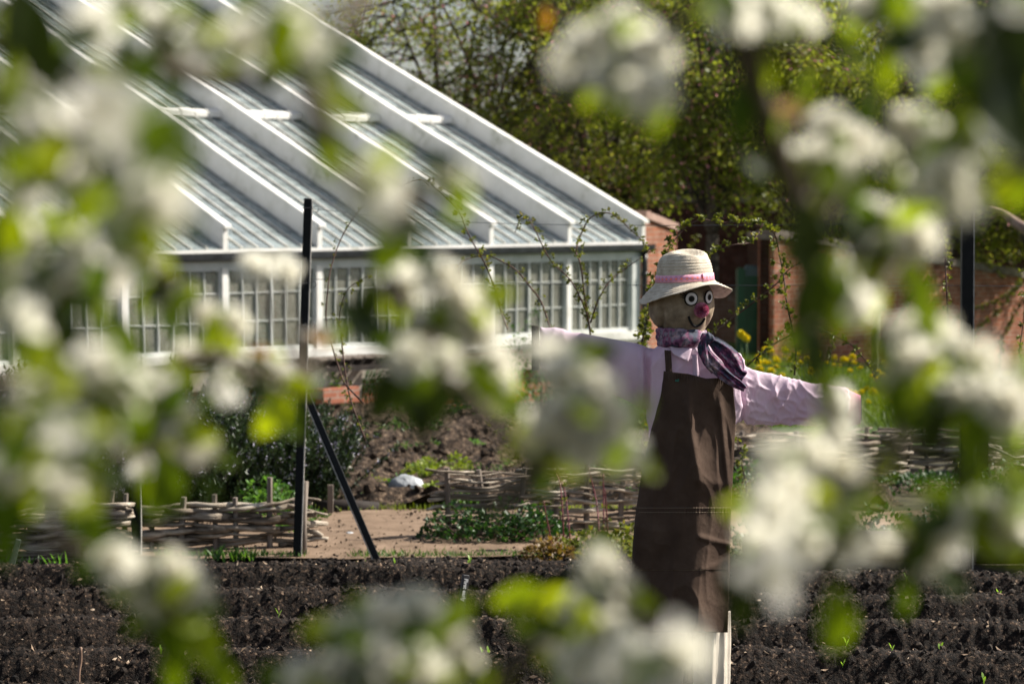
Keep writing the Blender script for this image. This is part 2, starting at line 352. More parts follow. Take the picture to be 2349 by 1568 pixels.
mb=MB(); fb(mb,S0-.3,S1,-1.25,SILL-.11,-.25,0); mb.build('brick_base',BRG,GH,False)
mb=MB(); fb(mb,S0-.3,S1+.02,-.36,-.14,0,.10); mb.build('stone_plinth',STONE,GH,False)
mb=MB(); fb(mb,S0-.3,S1+.03,SILL-.11,SILL,-.12,.09); fb(mb,S0-.3,S1+.02,SILL-.17,SILL-.11,0.002,.05); mb.build('sill',WHT,GH,False)
mb=MB(); fb(mb,S0-.3,S1,EZ-.145,EZ-.04,-.10,.02); mb.build('header',WHT2,GH,False)
# gutter: half round with a lip
mb=MB(); prof=[(.02,.0),(.02,-.05),(.05,-.085),(.09,-.09),(.13,-.07),(.145,-.02),(.15,.005),(.14,.005),(.13,-.02),(.09,-.07),(.05,-.065),(.03,-.04),(.03,0)]
V=[W(s,EZ+z+.03,o) for s in (S0-.3,S1+.08) for (o,z) in prof]; k=len(prof)
F=[(i,(i+1)%k,(i+1)%k+k,i+k) for i in range(k)]+[tuple(range(k)),tuple(range(k,2*k))[::-1]]
obj('gutter',V,F,LEAD,GH,False)
mb=MB(); fb(mb,S0-.3,S1,EZ+.035,EZ+.075,-.10,.05); mb.build('eave_board',WHT,GH,False)
def RP(s,t,h): return W(s,EZ+.085+SLOPE*t+h,-t)      # roof point: t along plan, h height over the glass
def rbox(mb,s0,s1,t0,t1,h0,h1,m=0):
    mb.box(RP(s0,t0,h0),U*(s1-s0),RP(s0,t1,h0)-RP(s0,t0,h0),Z_*(h1-h0),m)
for i in range(-3,6):
    s=i*SP_
    mb=MB(); rbox(mb,s-.025,s+.025,-.02,TR,-.12,.285); rbox(mb,s-.05,s+.05,-.10,TR,.286,.325)
    rf=mb.build('rafter',WHT,GH,False)
    mb=MB(); fb(mb,s-.034,s+.034,EZ+.076,EZ+.33,-.015,.045); fb(mb,s-.05,s+.05,EZ+.331,EZ+.352,-.03,.07); mb.build('rafter_foot',WHT,rf,False)
    if i<5: mb=MB(); fb(mb,s-.04,s+.04,SILL+.001,EZ-.146,-.09,.035); mb.build('mullion_post',WHT,GH,False)
nb=6
for i in range(-3,5):
    s0=i*SP_+.026; s1=(i+1)*SP_-.026; w=(s1-s0)/nb
    mb=MB()
    for k in range(1,nb): rbox(mb,s0+k*w-.013,s0+k*w+.013,-.03,TR,-.03,.028)
    rbox(mb,s0,s0+.02,-.03,TR,-.03,.02); rbox(mb,s1-.02,s1,-.03,TR,-.03,.02)
    gb=mb.build('glazing_bars',BARM,GH,False)
    mb=MB()
    L=.46; t=-.03
    off=(i*.17)%.3
    while t<TR:
        t2=min(t+L,TR)
        for k in range(nb):
            a=s0+k*w+.0135; b=s0+(k+1)*w-.0135
            mb.box(RP(a,t,.004),U*(b-a),RP(a,t2+.012,-.006)-RP(a,t,.004),Z_*.0035)
        t=t2
    mb.build('roof_pane',GLR,gb,False)
    # raised lower rail of the roof vent
    mb=MB()
    tv=3.95
    for k in range(nb): rbox(mb,s0+.01+k*w,s0+(k+1)*w-.012,tv,tv+.10,.03,.095+.012*(k%2))
    rbox(mb,s0+.01,s1-.01,tv+.101,tv+.16,.03,.075)
    mb.build('vent_rail',WHT,GH,False)
    # window bay: frame, muntins, one transom line each
    mb=MB(); a0=i*SP_+.041; a1=(i+1)*SP_-.041 if i<4 else 6.928; z0=SILL+.002; z1=EZ-.147
    fb(mb,a0,a0+.032,z0,z1,-.06,.012); fb(mb,a1-.032,a1,z0,z1,-.06,.012); fb(mb,a0+.033,a1-.033,z0,z0+.05,-.06,.012); fb(mb,a0+.033,a1-.033,z1-.035,z1,-.06,.012)
    mid=(a0+a1)/2; fb(mb,mid-.012,mid+.012,z0+.051,z1-.036,-.06,.010)
    h=(z1-z0)
    for (p0,p1) in ((a0+.033,mid-.013),(mid+.013,a1-.033)):
        ww=(p1-p0)/3
        for k in (1,2): fb(mb,p0+k*ww-.007,p0+k*ww+.007,z0+.051,z1-.036,-.045,.004)
        for zz in (.36,.70): fb(mb,p0,p1,z0+h*zz-.006,z0+h*zz+.006,-.03,-.004)
    wf=mb.build('window',WHT2,GH,False)
    mb=MB()
    for (p0,p1) in ((a0+.033,mid-.013),(mid+.013,a1-.033)): fb(mb,p0,p1,z0+.05,z1-.05,-.026,-.022)
    mb.build('pane',GLW,wf,False)
mb=MB(); fb(mb,6.93,7.08,SILL+.001,EZ-.146,-.08,.045); mb.build('corner_post',WHT2,GH,False)
# downpipe with hopper
mb=MB(); x0=7.145
mb.tube([W(x0,z,.07) for z in (-1.1,-.4,.3,1.0,1.14)],.042,12); mb.tube([W(x0,1.14,.07),W(x0,1.2,.07),W(x0,1.24,.06)],[.05,.075,.08],12)
for zz in (.85,.1,-.6): mb.tube([W(x0,zz-.03,.07),W(x0,zz+.03,.07)],.055,12)
mb.build('downpipe',BLKI,GH)
# inside: back wall, far slope, floor, bench and shelf posts
PLAST=M('lime_plaster',[(.3,(.45,.44,.40)),(.6,(.62,.61,.57))],scale=1.5,rough=.9)
mb=MB(); mb.box(W(S0-.3,-1.2,-5.6),U*(S1-S0+.3),BK*.22,Z_*2.6); mb.build('inner_wall',PLAST,GH,False)
mb=MB()
for k in range(15): mb.box(W(S0+.3+k*.78,-1.2,-5.595),U*.34,N_*.12,Z_*2.55)
mb.build('brick_piers',BRG,GH,False)
mb=MB(); mb.box(W(S0-.3,1.402,-5.58),U*(S1-S0+.3),BK*.18,Z_*1.9); mb.build('plaster_band',PLAST,GH,False)
mb=MB(); mb.box(RP(S0-.3,TR,-.05),U*(S1-S0+.3),BK*3.4+Z_*-1.6,Z_*.05); mb.build('back_slope',LEAD,GH,False)
mb=MB(); mb.box(W(S0-.3,-1.2,-TR-3.3),U*(S1-S0+.3),N_*-.25,Z_*4.9); mb.build('rear_wall',BRG,GH,False)
mb=MB(); fb(mb,S0-.3,S1,-1.0,-.93,-5.5,-.26); mb.build('inner_floor',STONE,GH,False)
# gable end
mb=MB()
for k in range(9):
    t=k*TR/9+.03; mb.box(W(S1-.06,SILL,-t-.05),U*.05,BK*.05,Z_*(EZ+SLOPE*t-SILL+.03))
fb(mb,S1-.07,S1-.01,SILL-.1,SILL,-TR,-.26)
mb.build('gable_frame',WHT,GH,False)
V=[W(S1-.035,SILL,-.3),W(S1-.035,SILL,-TR),W(S1-.035,EZ+SLOPE*TR,-TR),W(S1-.035,EZ+SLOPE*.3,-.3)]
V+=[v+U*.004 for v in V]; obj('gable_pane',V,[(0,1,2,3),(7,6,5,4),(0,4,5,1),(3,2,6,7),(0,3,7,4),(1,5,6,2)],GLW,GH,False)
mb=MB(); fb(mb,S1-.2,S1-.0,-1.2,SILL-.11,-TR,-.26); mb.build('gable_brick',brickM('gable_brick',wallang+math.pi/2,(.42,.15,.085),(.34,.13,.08),(.42,.36,.30),[(.3,(.6,.6,.6)),(.7,(1,1,1))]),GH,False)
mb=MB()
for i in range(-3,5):
    for q in (.25,.75): fb(mb,(i+q)*SP_-.03,(i+q)*SP_+.03,-.93,2.2,-3.02,-2.96)
fb(mb,S0,S1-.2,-.10,-.04,-3.1,-1.9)
mb.build('staging',WHT2,GH,False)
mb=MB()
for i in range(-3,6): 
    s=i*SP_; mb.tube([RP(s-.1,2.5,-.14),RP(s-.1,TR-.3,-.9)],.02,6)
mb.build('tie_rods',WHT2,GH)
LG_IN=leafM('glasshouse_leaf',[(.03,.07,.012),(.08,.15,.03),(.13,.20,.05)],.35,2)
TERR=M('terracotta',[(.3,(.33,.12,.06)),(.7,(.48,.20,.11))],scale=9,rough=.85)
words_s=['far left bay','second bay','third bay','fourth bay','fifth bay','sixth bay','bay near the right end']
for i,s in enumerate((-1.9,-.5,.7,1.8,2.9,4.6,6.2)):
    b=W(s,-.04,-2.3)
    pl=thing('potted_shrub',b,'leafy shrub in a clay pot seen through the greenhouse glass, '+words_s[i],'potted plant','potted shrubs on the greenhouse bench')
    pr=[(.0,0),(.085,0),(.11,.2),(.125,.2),(.125,.235),(.105,.235),(.10,.19),(0,.19)]
    V=[b+np.array([r*math.cos(a),r*math.sin(a),z]) for a in np.linspace(0,2*math.pi,16,endpoint=False) for r,z in pr]; F=[]
    for k in range(16):
        for j in range(len(pr)-1): a=k*len(pr)+j; c=((k+1)%16)*len(pr)+j; F.append((a,c,c+1,a+1))
    obj('pot',V,F,TERR,pl)
    n=500; d=RNG.normal(size=(n,3)); d/=np.linalg.norm(d,axis=1)[:,None]; r=RNG.uniform(.3,1,n)**.5*RNG.uniform(.28,.5)
    ps=b+np.array([0,0,.6])+d*r[:,None]*np.array([1,1,1.1]); leafmesh('foliage',ps,RNG.uniform(.05,.1,n),LG_IN,pl,fwd=d+RNG.normal(0,.6,d.shape))
    mb=MB()
    for k in range(5): mb.tube([b+[0,0,.18],b+np.array([random.uniform(-.1,.1),random.uniform(-.1,.1),.45]),b+np.array([random.uniform(-.25,.25),random.uniform(-.25,.25),.85])],[.01,.007,.003],5)
    mb.build('stems',DKW,pl)
# terracotta / stone oddments against the base of the greenhouse, by the pole
def bx(name,p,ax,ay,az,mat,label,cat):
    mb=MB(); mb.box([0,0,0]+np.asarray(p),ax,ay,az); o=mb.build(name,mat,None,False,org=p); tag(o,label,cat); m=o.modifiers.new('b','BEVEL'); m.width=.012; m.segments=2; return o
p=P(738,924,28.6); bx('stone_block',p,U*.62,BK*.35,Z_*.42,STONE,'weathered tan stone block standing against the greenhouse base beside the leaning pole','stone block')
p=P(740,925,28.3); bx('brick_step',p+np.array([0,0,-.02]),U*.56,BK*.3,Z_*.19,brickM('step_brick',wallang,(.42,.16,.10),(.36,.14,.09),(.42,.36,.30),[(.3,(.7,.7,.7)),(.7,(1,1,1))]),'red brick step in front of the tan stone block','brick step')
# dark cold frame
p=P(722,856,28.2)
CF=thing('cold_frame',p,'dark timber cold frame with slatted lid below the white sill','cold frame')
mb=MB(); mb.box(p,U*.05,BK*.4,Z_*.14); mb.box(p+U*1.3,U*.05,BK*.4,Z_*.14); mb.box(p+U*.051,U*1.248,BK*.04,Z_*.06); mb.box(p+U*.051+BK*.36,U*1.248,BK*.04,Z_*.14); mb.build('box_frame',DKW,CF,False)
mb=MB()
for k in range(7): mb.box(p+U*(.07+k*.175)+Z_*.142,U*.13,BK*.4,Z_*.02)
mb.build('slatted_lid',STK,CF,False)

# ================================================================== BRICK WALLS
def wall(name,A,B,zb,zt0,zt1,th,mat,label,cop=None,copm=None,dcop=.07,cat='brick wall'):
    A=np.array([A[0],A[1],0.]);B=np.array([B[0],B[1],0.]);d=B-A;L=np.linalg.norm(d);d/=L;nn=np.array([d[1],-d[0],0])
    if nn[1]>0: nn=-nn
    T=thing(name,A+[0,0,zb],label,cat)
    V=[A+[0,0,zb],B+[0,0,zb],B+[0,0,zt1],A+[0,0,zt0]]; V=V+[v-nn*th for v in V]
    obj('brickwork',V,[(0,1,2,3),(7,6,5,4),(0,4,5,1),(3,2,6,7),(0,3,7,4),(1,5,6,2)],mat,T,False)
    if copm:
        nseg=max(1,int(L/.6)); mb=MB()
        for k in range(nseg):
            a=k/nseg; b=(k+1)/nseg-.006/L
            za=zt0+(zt1-zt0)*a+.002; zb_=zt0+(zt1-zt0)*b+.002
            pa=A+d*L*a+nn*.04+[0,0,za]; pb=A+d*L*b+nn*.04+[0,0,zb_]; h=dcop+random.uniform(-.008,.008)
            mb.add([pa,pb,pb-nn*(th+.08),pa-nn*(th+.08),pa+[0,0,h],pb+[0,0,h],pb-nn*(th+.08)+[0,0,h],pa-nn*(th+.08)+[0,0,h]],[(0,3,2,1),(4,5,6,7),(0,1,5,4),(1,2,6,5),(2,3,7,6),(3,0,4,7)])
        mb.build('coping',copm,T,False)
    return T
aw=math.atan2(3.4,6.2)
STP=[(.34,(.45,.40,.38)),(.46,(.85,.74,.66)),(.56,(1.02,.98,.93)),(.66,(1.2,1.4,1.5))]
BRL=brickM('weathered_brick',aw,(.36,.145,.09),(.26,.12,.09),(.36,.29,.23),STP)
COPM=M('mossy_coping',[(.3,(.09,.075,.06)),(.55,(.22,.18,.15)),(.75,(.34,.30,.26))],scale=5,rough=.95,bumps=[(30,.8,.02)])
A=P(1776,560,37.0); B=P(2420,650,41.3)
dA=P(1776,546,37.0)[2]; dB=P(2420,648,41.3)[2]
wall('garden_wall',A,B,-1.6,dA,dB,.35,BRL,'sunlit weathered red brick garden wall with coping falling to the right','','' or COPM,.13)
# return face of that wall, dim jamb beside the green box, shade put into its brick colour
A=P(1772,560,37.0); B=P(1742,560,39.5)
JB=thing('brick_pier',[A[0],A[1],-1.5],'dim brick pier closing the end of the sunlit garden wall','pier')
mb=MB(); mb.box([P(1744,560,37.1)[0],37.08,-1.5],[P(1771,560,37.1)[0]-P(1744,560,37.1)[0],.0,0],[0,2.0,0],[0,0,dA+1.47]); mb.build('brickwork',brickM('shaded_jamb_brick',0,(.05,.022,.016),(.04,.02,.016),(.05,.042,.035),STP),JB,False)
mb=MB(); mb.box([P(1742,560,37.1)[0],37.05,dA-.02],[.2,0,0],[0,2.1,0],[0,0,.07]); mb.build('coping',COPM,JB,False)
# tall shaded wall behind everything (faces away from the sun; shade also put into its brick colour)
A=P(1330,466,54.0); B=P(2700,470,44.0)
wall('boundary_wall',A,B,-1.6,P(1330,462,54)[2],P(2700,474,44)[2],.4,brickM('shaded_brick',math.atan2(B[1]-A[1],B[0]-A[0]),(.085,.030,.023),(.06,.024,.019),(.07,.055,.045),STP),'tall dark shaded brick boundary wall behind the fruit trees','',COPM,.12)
# stub of wall next to the greenhouse downpipe
A=W(S1+.30,0,-.02); B=W(S1+.95,0,-.0)
A=P(1477,500,34.6); B=P(1552,500,35.4)
wall('low_brick_wall',A,B,-1.2,P(1477,500,34.6)[2],P(1552,530,35.4)[2],.3,brickM('stub_brick',math.atan2(B[1]-A[1],B[0]-A[0]),(.32,.135,.085),(.24,.11,.08),(.30,.25,.20),STP),'short sunlit brick wall beside the black greenhouse downpipe','',M('pink_coping',[(.3,(.26,.16,.13)),(.7,(.42,.29,.24))],scale=4,rough=.9,bumps=[(30,.5,.01)]),.10)
# pale patch of wall seen left of the green box
A=P(1600,690,41.0); B=P(1702,690,41.5)
wall('plastered_wall',A,B,-1.5,P(1600,668,41)[2],P(1702,672,41.5)[2],.3,brickM('pale_brick',0,(.20,.125,.095),(.17,.11,.085),(.22,.19,.16),STP),'low pale brick wall left of the green box','',COPM,.08)
# green box / water butt cupboard with rounded top
GRN=M('green_paint',[(.4,(.005,.05,.022)),(.7,(.009,.08,.035))],scale=4,rough=.35,spec=.5); BLG=M('blue_grey_paint',[(.4,(.05,.085,.10)),(.7,(.08,.12,.14))],scale=4,rough=.4,spec=.5)
b=P(1690,838,37.4); b2=P(1740,838,37.4); top=P(1690,612,37.4)[2]; wgt=b2[0]-b[0]
GB=thing('green_cabinet',b,'tall green cabinet with a rounded blue grey top in the shade of the brick wall','cabinet')
def rounded(x0,x1,y0,y1,z0,z1,r,nm,mt):
    pr=[(x0,z0),(x1,z0)]+[(x1-r+r*math.cos(a),z1-r+r*math.sin(a)) for a in np.linspace(0,math.pi/2,7)]+[(x0+r+r*math.cos(a),z1-r+r*math.sin(a)) for a in np.linspace(math.pi/2,math.pi,7)]
    k=len(pr); V=[(x,y,z) for y in (y0,y1) for x,z in pr]; F=[tuple(range(k)),tuple(range(k,2*k))[::-1]]+[(i,i+k,(i+1)%k+k,(i+1)%k) for i in range(k)]
    o=obj(nm,V,F,mt,GB,False); return o
rounded(b[0],b[0]+wgt*.36,b[1],b[1]+.25,b[2]-.5,top-.02,.05,'door_post',GRN)
rounded(b[0]+wgt*.37,b[0]+wgt,b[1]+.03,b[1]+.3,b[2]-.5,top-.14,.02,'door_panel',GRN)
rounded(b[0]+wgt*.37,b[0]+wgt,b[1]+.028,b[1]+.302,top-.138,top+.02,.06,'rounded_top',BLG)
# short capped post near the wall
b=P(2008,836,35.0); PZ=P(2008,712,35.0)[2]
T=thing('capped_post',b,'short mossy post with a square cap before the sunlit brick wall','post')
mb=MB(); mb.tube([b-[0,0,.5],[b[0],b[1],PZ]],.055,8); mb.build('shaft',M('mossy_wood',[(.3,(.05,.06,.03)),(.7,(.14,.14,.08))],scale=9),T)
mb=MB(); mb.box([b[0]-.11,b[1]-.11,PZ-.001],[.22,0,0],[0,.22,0],[0,0,.09]); mb.build('cap',M('mossy_cap',[(.5,(.07,.08,.05)),(.7,(.13,.13,.09))],scale=9),T,False)

# ================================================================== POLES AND WIRES
def pole(name,a,b,w,label,edge=True,cat='pole',cap=None,dep=None):
    a=np.asarray(a);b=np.asarray(b); d=b-a; L=np.linalg.norm(d); d/=L
    x=np.array([1.,0,0]); x=x-d*np.dot(x,d); x/=np.linalg.norm(x); y=np.cross(d,x)
    T=thing(name,a,label,cat); dep=dep or w
    mb=MB(); mb.box(a-x*w/2-y*dep*.5,x*w,y*dep,d*L); o=mb.build('shaft',BLKP,T,False); m=o.modifiers.new('b','BEVEL'); m.width=w*.09; m.segments=2
    if edge:
        mb=MB(); s=1 if edge==1 else -1
        mb.box(a+x*s*(w/2+.001)-(x*.006 if s<0 else 0)-y*dep*.55,x*.006,y*dep*.6,d*L*.995); mb.build('flange',EDGEM,T,False)
    return T,a,d,L,x,y
PA=G(679,1277); PT=P(706,455,PA[1])
TP,*_=pole('black_pole',PA-[0,0,.1],PT,17/FX*PA[1]*1.0,'upright black metal pole standing at the left of the path, with wires hooked to it')
mb=MB()
def hook(mb,c,s):
    pts=[c+np.array([x,-.02,z])*s for x,z in ((-.035,.0),(0,.002),(.03,.005),(.05,.012),(.062,0),(.055,-.018),(.045,-.02))]; mb.tube(curve(pts,4),.0022*s,6)
for py in (478,650,745,):
    xx=706-(py-455)*27/822
    mb2=MB(); hook(mb2,P(xx,py,PA[1]-.02),1.0); mb2.build('wire_hook',WIREM,TP)
BA=G(877,1287); BT=P(703,905,PA[1]+.03)
pole('brace_pole',BA-[0,0,.06],BT,15/FX*PA[1],'slanting black metal brace leaning from the path edge up to the pole',edge=2,cat='brace')
A3=G(312,1275); pole('short_black_pole',A3-[0,0,.05],P(313,1085,A3[1]),20/FX*A3[1],'short black metal post behind the left wattle fence',cat='post')
A4=G(2214,1345); pole('black_pole',A4-[0,0,.1],P(2217,480,A4[1]),25/FX*A4[1],'thick upright black metal pole right of the scarecrow')
A5=G(697,1272); mb=MB(); mb.tube([A5-[0,0,.1],P(695,1190,A5[1]+.03),P(700,1103,A5[1]+.03)],[.020,.019,.019],9)
o=mb.build('wooden_stake',STK,None,True,org=A5); tag(o,'grey wooden stake standing just behind the left black pole','stake')
A6=G(757,1180); mb=MB(); mb.box(A6-[.018,0,.05],[.036,0,0],[0,.03,0],[.002,0,P(757,1112,A6[1])[2]-A6[2]+.05]); o=mb.build('wooden_peg',STK,None,False,org=A6); tag(o,'small grey wooden peg at the far edge of the path by the log edging','peg')
def wire(pts,label,r=.0016):
    W_=[P(*q) for q in pts]; mb=MB(); mb.tube(curve(W_,8),r,5); o=mb.build('training_wire',WIREM,None,True,org=W_[0]); tag(o,label,'wire','training wires between the black poles')
dl,dr=PA[1],A4[1]
wire([(706,478,dl),(1000,506,dl-.1),(1440,517,dl-.2),(2217,512,dr)],'top training wire running from the left pole to the right pole')
wire([(701,640,dl),(1160,649,dl-.1),(1480,654,dl-.2),(2217,655,dr),(2500,660,dr)],'middle training wire passing behind the straw hat')
wire([(695,868,dl),(900,880,dl),(1700,842,dl-.2),(2213,838,dr)],'lowest training wire behind the scarecrow shoulders')

# ================================================================== WATTLE FENCES
def wattle(a,b,h,label,seed,stakes,extra=.1,n_rows=None,sag=.0,r0=.0185,tall=()):
    rg=random.Random(seed); A=G(*a);B=G(*b); d=(B-A); d[2]=0; L=np.linalg.norm(d); d/=L; nn=np.array([d[1],-d[0],0])
    T=thing('wattle_fence',A,label,'wattle fence')
    for k in range(stakes+1):
        s=L*k/stakes+rg.uniform(-.03,.03); p=A+d*s; p[2]=float(zg(p[0],p[1]))
        hh=h+extra*rg.uniform(.2,1)+(tall[k] if k<len(tall) else 0); ln=rg.uniform(-.05,.05)
        mb=MB(); r=rg.uniform(.017,.024); mb.tube([p-[0,0,.08],p+[ln*.5,0,hh*.5],p+[ln,0,hh]],[r*1.05,r,r*.95],7,squash=.8); mb.build('stake',STK,T,False)
    rows=n_rows or int(h/.0185)
    for j in range(rows):
        s=-.12+rg.uniform(-.1,.1); z=.02+j*h/rows
        while s<L:
            ln=rg.uniform(.5,1.3); e=min(s+ln,L+rg.uniform(.03,.16)); pts=[];m=max(4,int((e-s)/.07)); tz=rg.gauss(0,.022); ph=rg.choice((0,1))*math.pi
            wz=rg.uniform(.004,.020); wf=rg.uniform(3,11); w0=rg.uniform(0,6)
            for k in range(m+1):
                q=s+(e-s)*k/m; p=A+d*min(max(q,-.16),L+.18)
                o_=.034*math.cos(math.pi*stakes*q/L+ph+j*math.pi)+rg.uniform(-.003,.003)
                p=p+nn*o_; p[2]=float(zg(p[0],p[1]))+z+tz*(k/m-.5)+wz*math.sin(wf*q+w0)+rg.uniform(-.004,.004); pts.append(p)
            r=r0*rg.choice((.6,.8,.95,1.0,1.15,1.4))*rg.uniform(.9,1.1)
            mb=MB(); V,F=tube(curve(pts,2),[r*.95,r*1.05,r*.9,r,r*.65],7,True,rg.uniform(.45,1.0)); mb.add(V,F); mb.build('woven_rod',WATT,T)
            s=e-rg.uniform(.0,.15)
    return T
wattle((-60,1300),(250,1292),.33,'low woven hazel fence in the lower left corner behind the soil bed',1,4,.07)
wattle((205,1268),(690,1255),.25,'low woven hazel fence running from the left up to the black pole',2,7,.10,tall=(0,0,0,0,0,.02,.06,0))
wattle((1036,1232),(1490,1216),.375,'woven hazel fence with a leaning end stake between the path and the scarecrow',3,6,.05,r0=.015)
wattle((1620,1128),(2052,1112),.40,'pale woven hazel fence right of the scarecrow apron behind the blossom',4,6,.06)
wattle((2062,1092),(2250,1092),.36,'short woven hazel fence panel between two dark posts at the right',5,3,.04,r0=.017)
wattle((2262,1085),(2460,1078),.30,'tumbledown hazel fence at the right edge of the picture',6,3,.05)
for q,(px,pt,pb,lab) in enumerate(((2068,1005,1092,'dark square post at the left end of the short hazel panel'),(2247,965,1102,'dark leaning post at the right end of the short hazel panel'))):
    a=G(px,pb); a=a-[0,.08,0]; t=P(px+2,pt,a[1]); mb=MB(); mb.box(a-[.04,0,.1],[.08,0,0],[0,.06,0],[.004,0,t[2]-a[2]+.1]); o=mb.build('fence_post',DKW,None,False,org=a); tag(o,lab,'post')
# leaning pale pole across the short panel, loose pale sticks
def stick(a,b,r,label,mat=WATT,nm='loose_stick'):
    a=np.asarray(a);b=np.asarray(b); m=(a+b)/2+np.array([0,0,.01]); mb=MB(); mb.tube(curve([a,m,b],5),[r,r*.9,r*.7],7); o=mb.build(nm,mat,None,True,org=a); tag(o,label,'stick')
stick(P(2160,1084,18.9),P(2232,1012,19.2),.014,'pale stick leaning across the short hazel panel')
stick(P(2252,1018,18.7),P(2330,1052,18.5),.014,'pale stick sloping down to the right beyond the dark leaning post')
stick(P(1005,1226,14.2),P(1042,1208,14.0),.010,'short pale stick poking out of the fence end onto the path')
stick(P(1010,1188,14.3),P(1046,1176,14.1),.009,'second pale rod end sticking out higher from the fence end')
# log edging beyond the path and shaded logs at right
A=G(726,1172); B=G(868,1170); mb=MB(); mb.tube([A+[0,0,.02],(A+B)/2+[0,0,.03],B+[0,0,.015]],[.05,.047,.04],10); o=mb.build('edging_log',DKW,None,True,org=A); tag(o,'dark mossy log lying along the far edge of the path','log')
A=G(1690,1312);B=G(2480,1338)
for k,(r,z,l) in enumerate(((.05,.04,'bottom dark log of the shaded edging right of the scarecrow'),(.045,.13,'middle dark log of the shaded edging right of the scarecrow'),(.04,.21,'top dark log of the shaded edging right of the scarecrow'))):
    off=np.array([0,.02+.01*k,0]); pts=[A+(B-A)*t+off+[0,0,z+.01*math.sin(7*t+k)] for t in np.linspace(0.02*k,1,9)]; mb=MB(); mb.tube(curve(pts,3),[r,r*.9,r*1.05,r*.9],9); o=mb.build('edging_log',DKW,None,True,org=A); tag(o,l,'log')
# white stone
def rock(c,s,mat,label,seed,nm='rock'):
    u=np.linspace(0,2*math.pi,24,endpoint=False); v=np.linspace(0,math.pi,14); A_=[]
    for a in u:
        for b_ in v: A_.append((math.sin(b_)*math.cos(a),math.sin(b_)*math.sin(a),math.cos(b_)))
    A_=np.array(A_); r=1+.45*(vn(A_*1.6+seed,seed)-.5)+.25*(vn(A_*4+seed,seed+1)-.5); V=A_*r[:,None]*np.array(s); V[:,2]=np.maximum(V[:,2],-.25*s[2])
    F=grid(24,14); F=np.concatenate([F,np.stack([np.arange(13)+23*14,np.arange(13),np.arange(13)+1,np.arange(13)+23*14+1],-1)])
    o=obj(nm,V+c,F,mat,None,True,org=c); tag(o,label,'stone'); return o
c=G(930,1148,.09); rock(c,(.13,.09,.095),ROCK,'large pale grey stone lying in the soil beyond the path',3,'stone')
rock(G(802,1228,.012),(.022,.02,.012),ROCK,'small white pebble lying on the sandy path',5,'pebble')
for k,(px,py) in enumerate(((835,1018),(897,1072),(1140,880),(1268,1090))): rock(G(px,py,.03),(.05,.04,.03),STONE,['small tan stone left of the weeds in the dug soil','round stone near the middle of the dug soil','stone far back in the dug soil','stone close behind the hazel fence'][k],9+k,'stone')

def BG(px,py):
    for D in np.arange(8.7,13.1,.01):
        q=P(px,py,D)
        if q[2]<=float(bedz(np.array(q[0]),np.array(D))): return q
    return P(px,py,13.05)
# ================================================================== LABELS STUCK IN THE BED
def label_stake(foot,top,w,dep,txt,label,mat,nm='plant_label'):
    a=np.asarray(foot);t=np.asarray(top); d=t-a; L=np.linalg.norm(d); d/=L
    x=np.array([.93,.36,0.]); x=x-d*np.dot(x,d); x/=np.linalg.norm(x); y=np.cross(d,x)
    if y[1]<0: y=-y
    T=thing(nm,a,label,'plant label')
    mb=MB(); mb.box(a-x*w/2,x*w,y*dep,d*L); o=mb.build('board',mat,T,False); m=o.modifiers.new('b','BEVEL'); m.width=.0015
    if txt:
        cu=bpy.data.curves.new('t','FONT'); cu.body=txt; cu.size=w*.80; cu.extrude=.0006; cu.align_y='CENTER'; cu.resolution_u=2; cu.space_character=1.05; cu.offset=.0012
        to=bpy.data.objects.new('tmp',cu); COL.objects.link(to); bpy.context.view_layer.update()
        me=bpy.data.meshes.new_from_object(to.evaluated_get(bpy.context.evaluated_depsgraph_get())); bpy.data.objects.remove(to)
        co=np.zeros(len(me.vertices)*3); me.vertices.foreach_get('co',co); co=co.reshape(-1,3)
        F=[tuple(p.vertices) for p in me.polygons]; s=(.30*L)/max(.01,co[:,0].max()) if False else 1
        V=t-d*(L*.06)-d*co[:,0:1]*s + x*co[:,1:2] - y*(co[:,2:3]+.0012)
        obj('lettering',V,F,WHT,T,False); bpy.data.meshes.remove(me)
    return T
LBM=M('label_paint',[(.4,(.035,.035,.04)),(.7,(.06,.06,.066))],scale=20,rough=.55,bumps=[(90,.2,.002)])
a=BG(1054,1428); t=P(1070,1318,a[1]+.02)
label_stake(a-(t-a)*.25,t,.029,.018,'First early','dark grey plant label reading First early stuck in the soil bed',LBM)
a=P(18,1330,G(18,1325)[1]); t=P(42,1236,a[1]+.02)
label_stake(a-(t-a)*.1,t,.03,.014,None,'leaning grey green plant label before the lower left hazel fence',M('worn_label',[(.4,(.09,.11,.09)),(.7,(.2,.22,.19))],scale=30,rough=.6))
a=P(570,1190,15.6); t=P(580,1122,15.7)
label_stake(a,t,.035,.01,None,'blue grey slate marker leaning among plants behind the left hazel fence',M('slate',[(.4,(.12,.15,.2)),(.7,(.22,.26,.32))],scale=20,rough=.5))
mb=MB(); a=P(181,1600,9.55); mb.tube(curve([a,P(181,1545,9.56),P(185,1515,9.57),P(185,1483,9.57)],4),[.0075,.0065,.007,.0065],7)
o=mb.build('cane_stick',M('cane',[(.4,(.16,.10,.07)),(.7,(.28,.18,.13))],scale=30,rough=.6),None,True,org=a); tag(o,'thin brown stick standing in the soil at the lower left','stick')
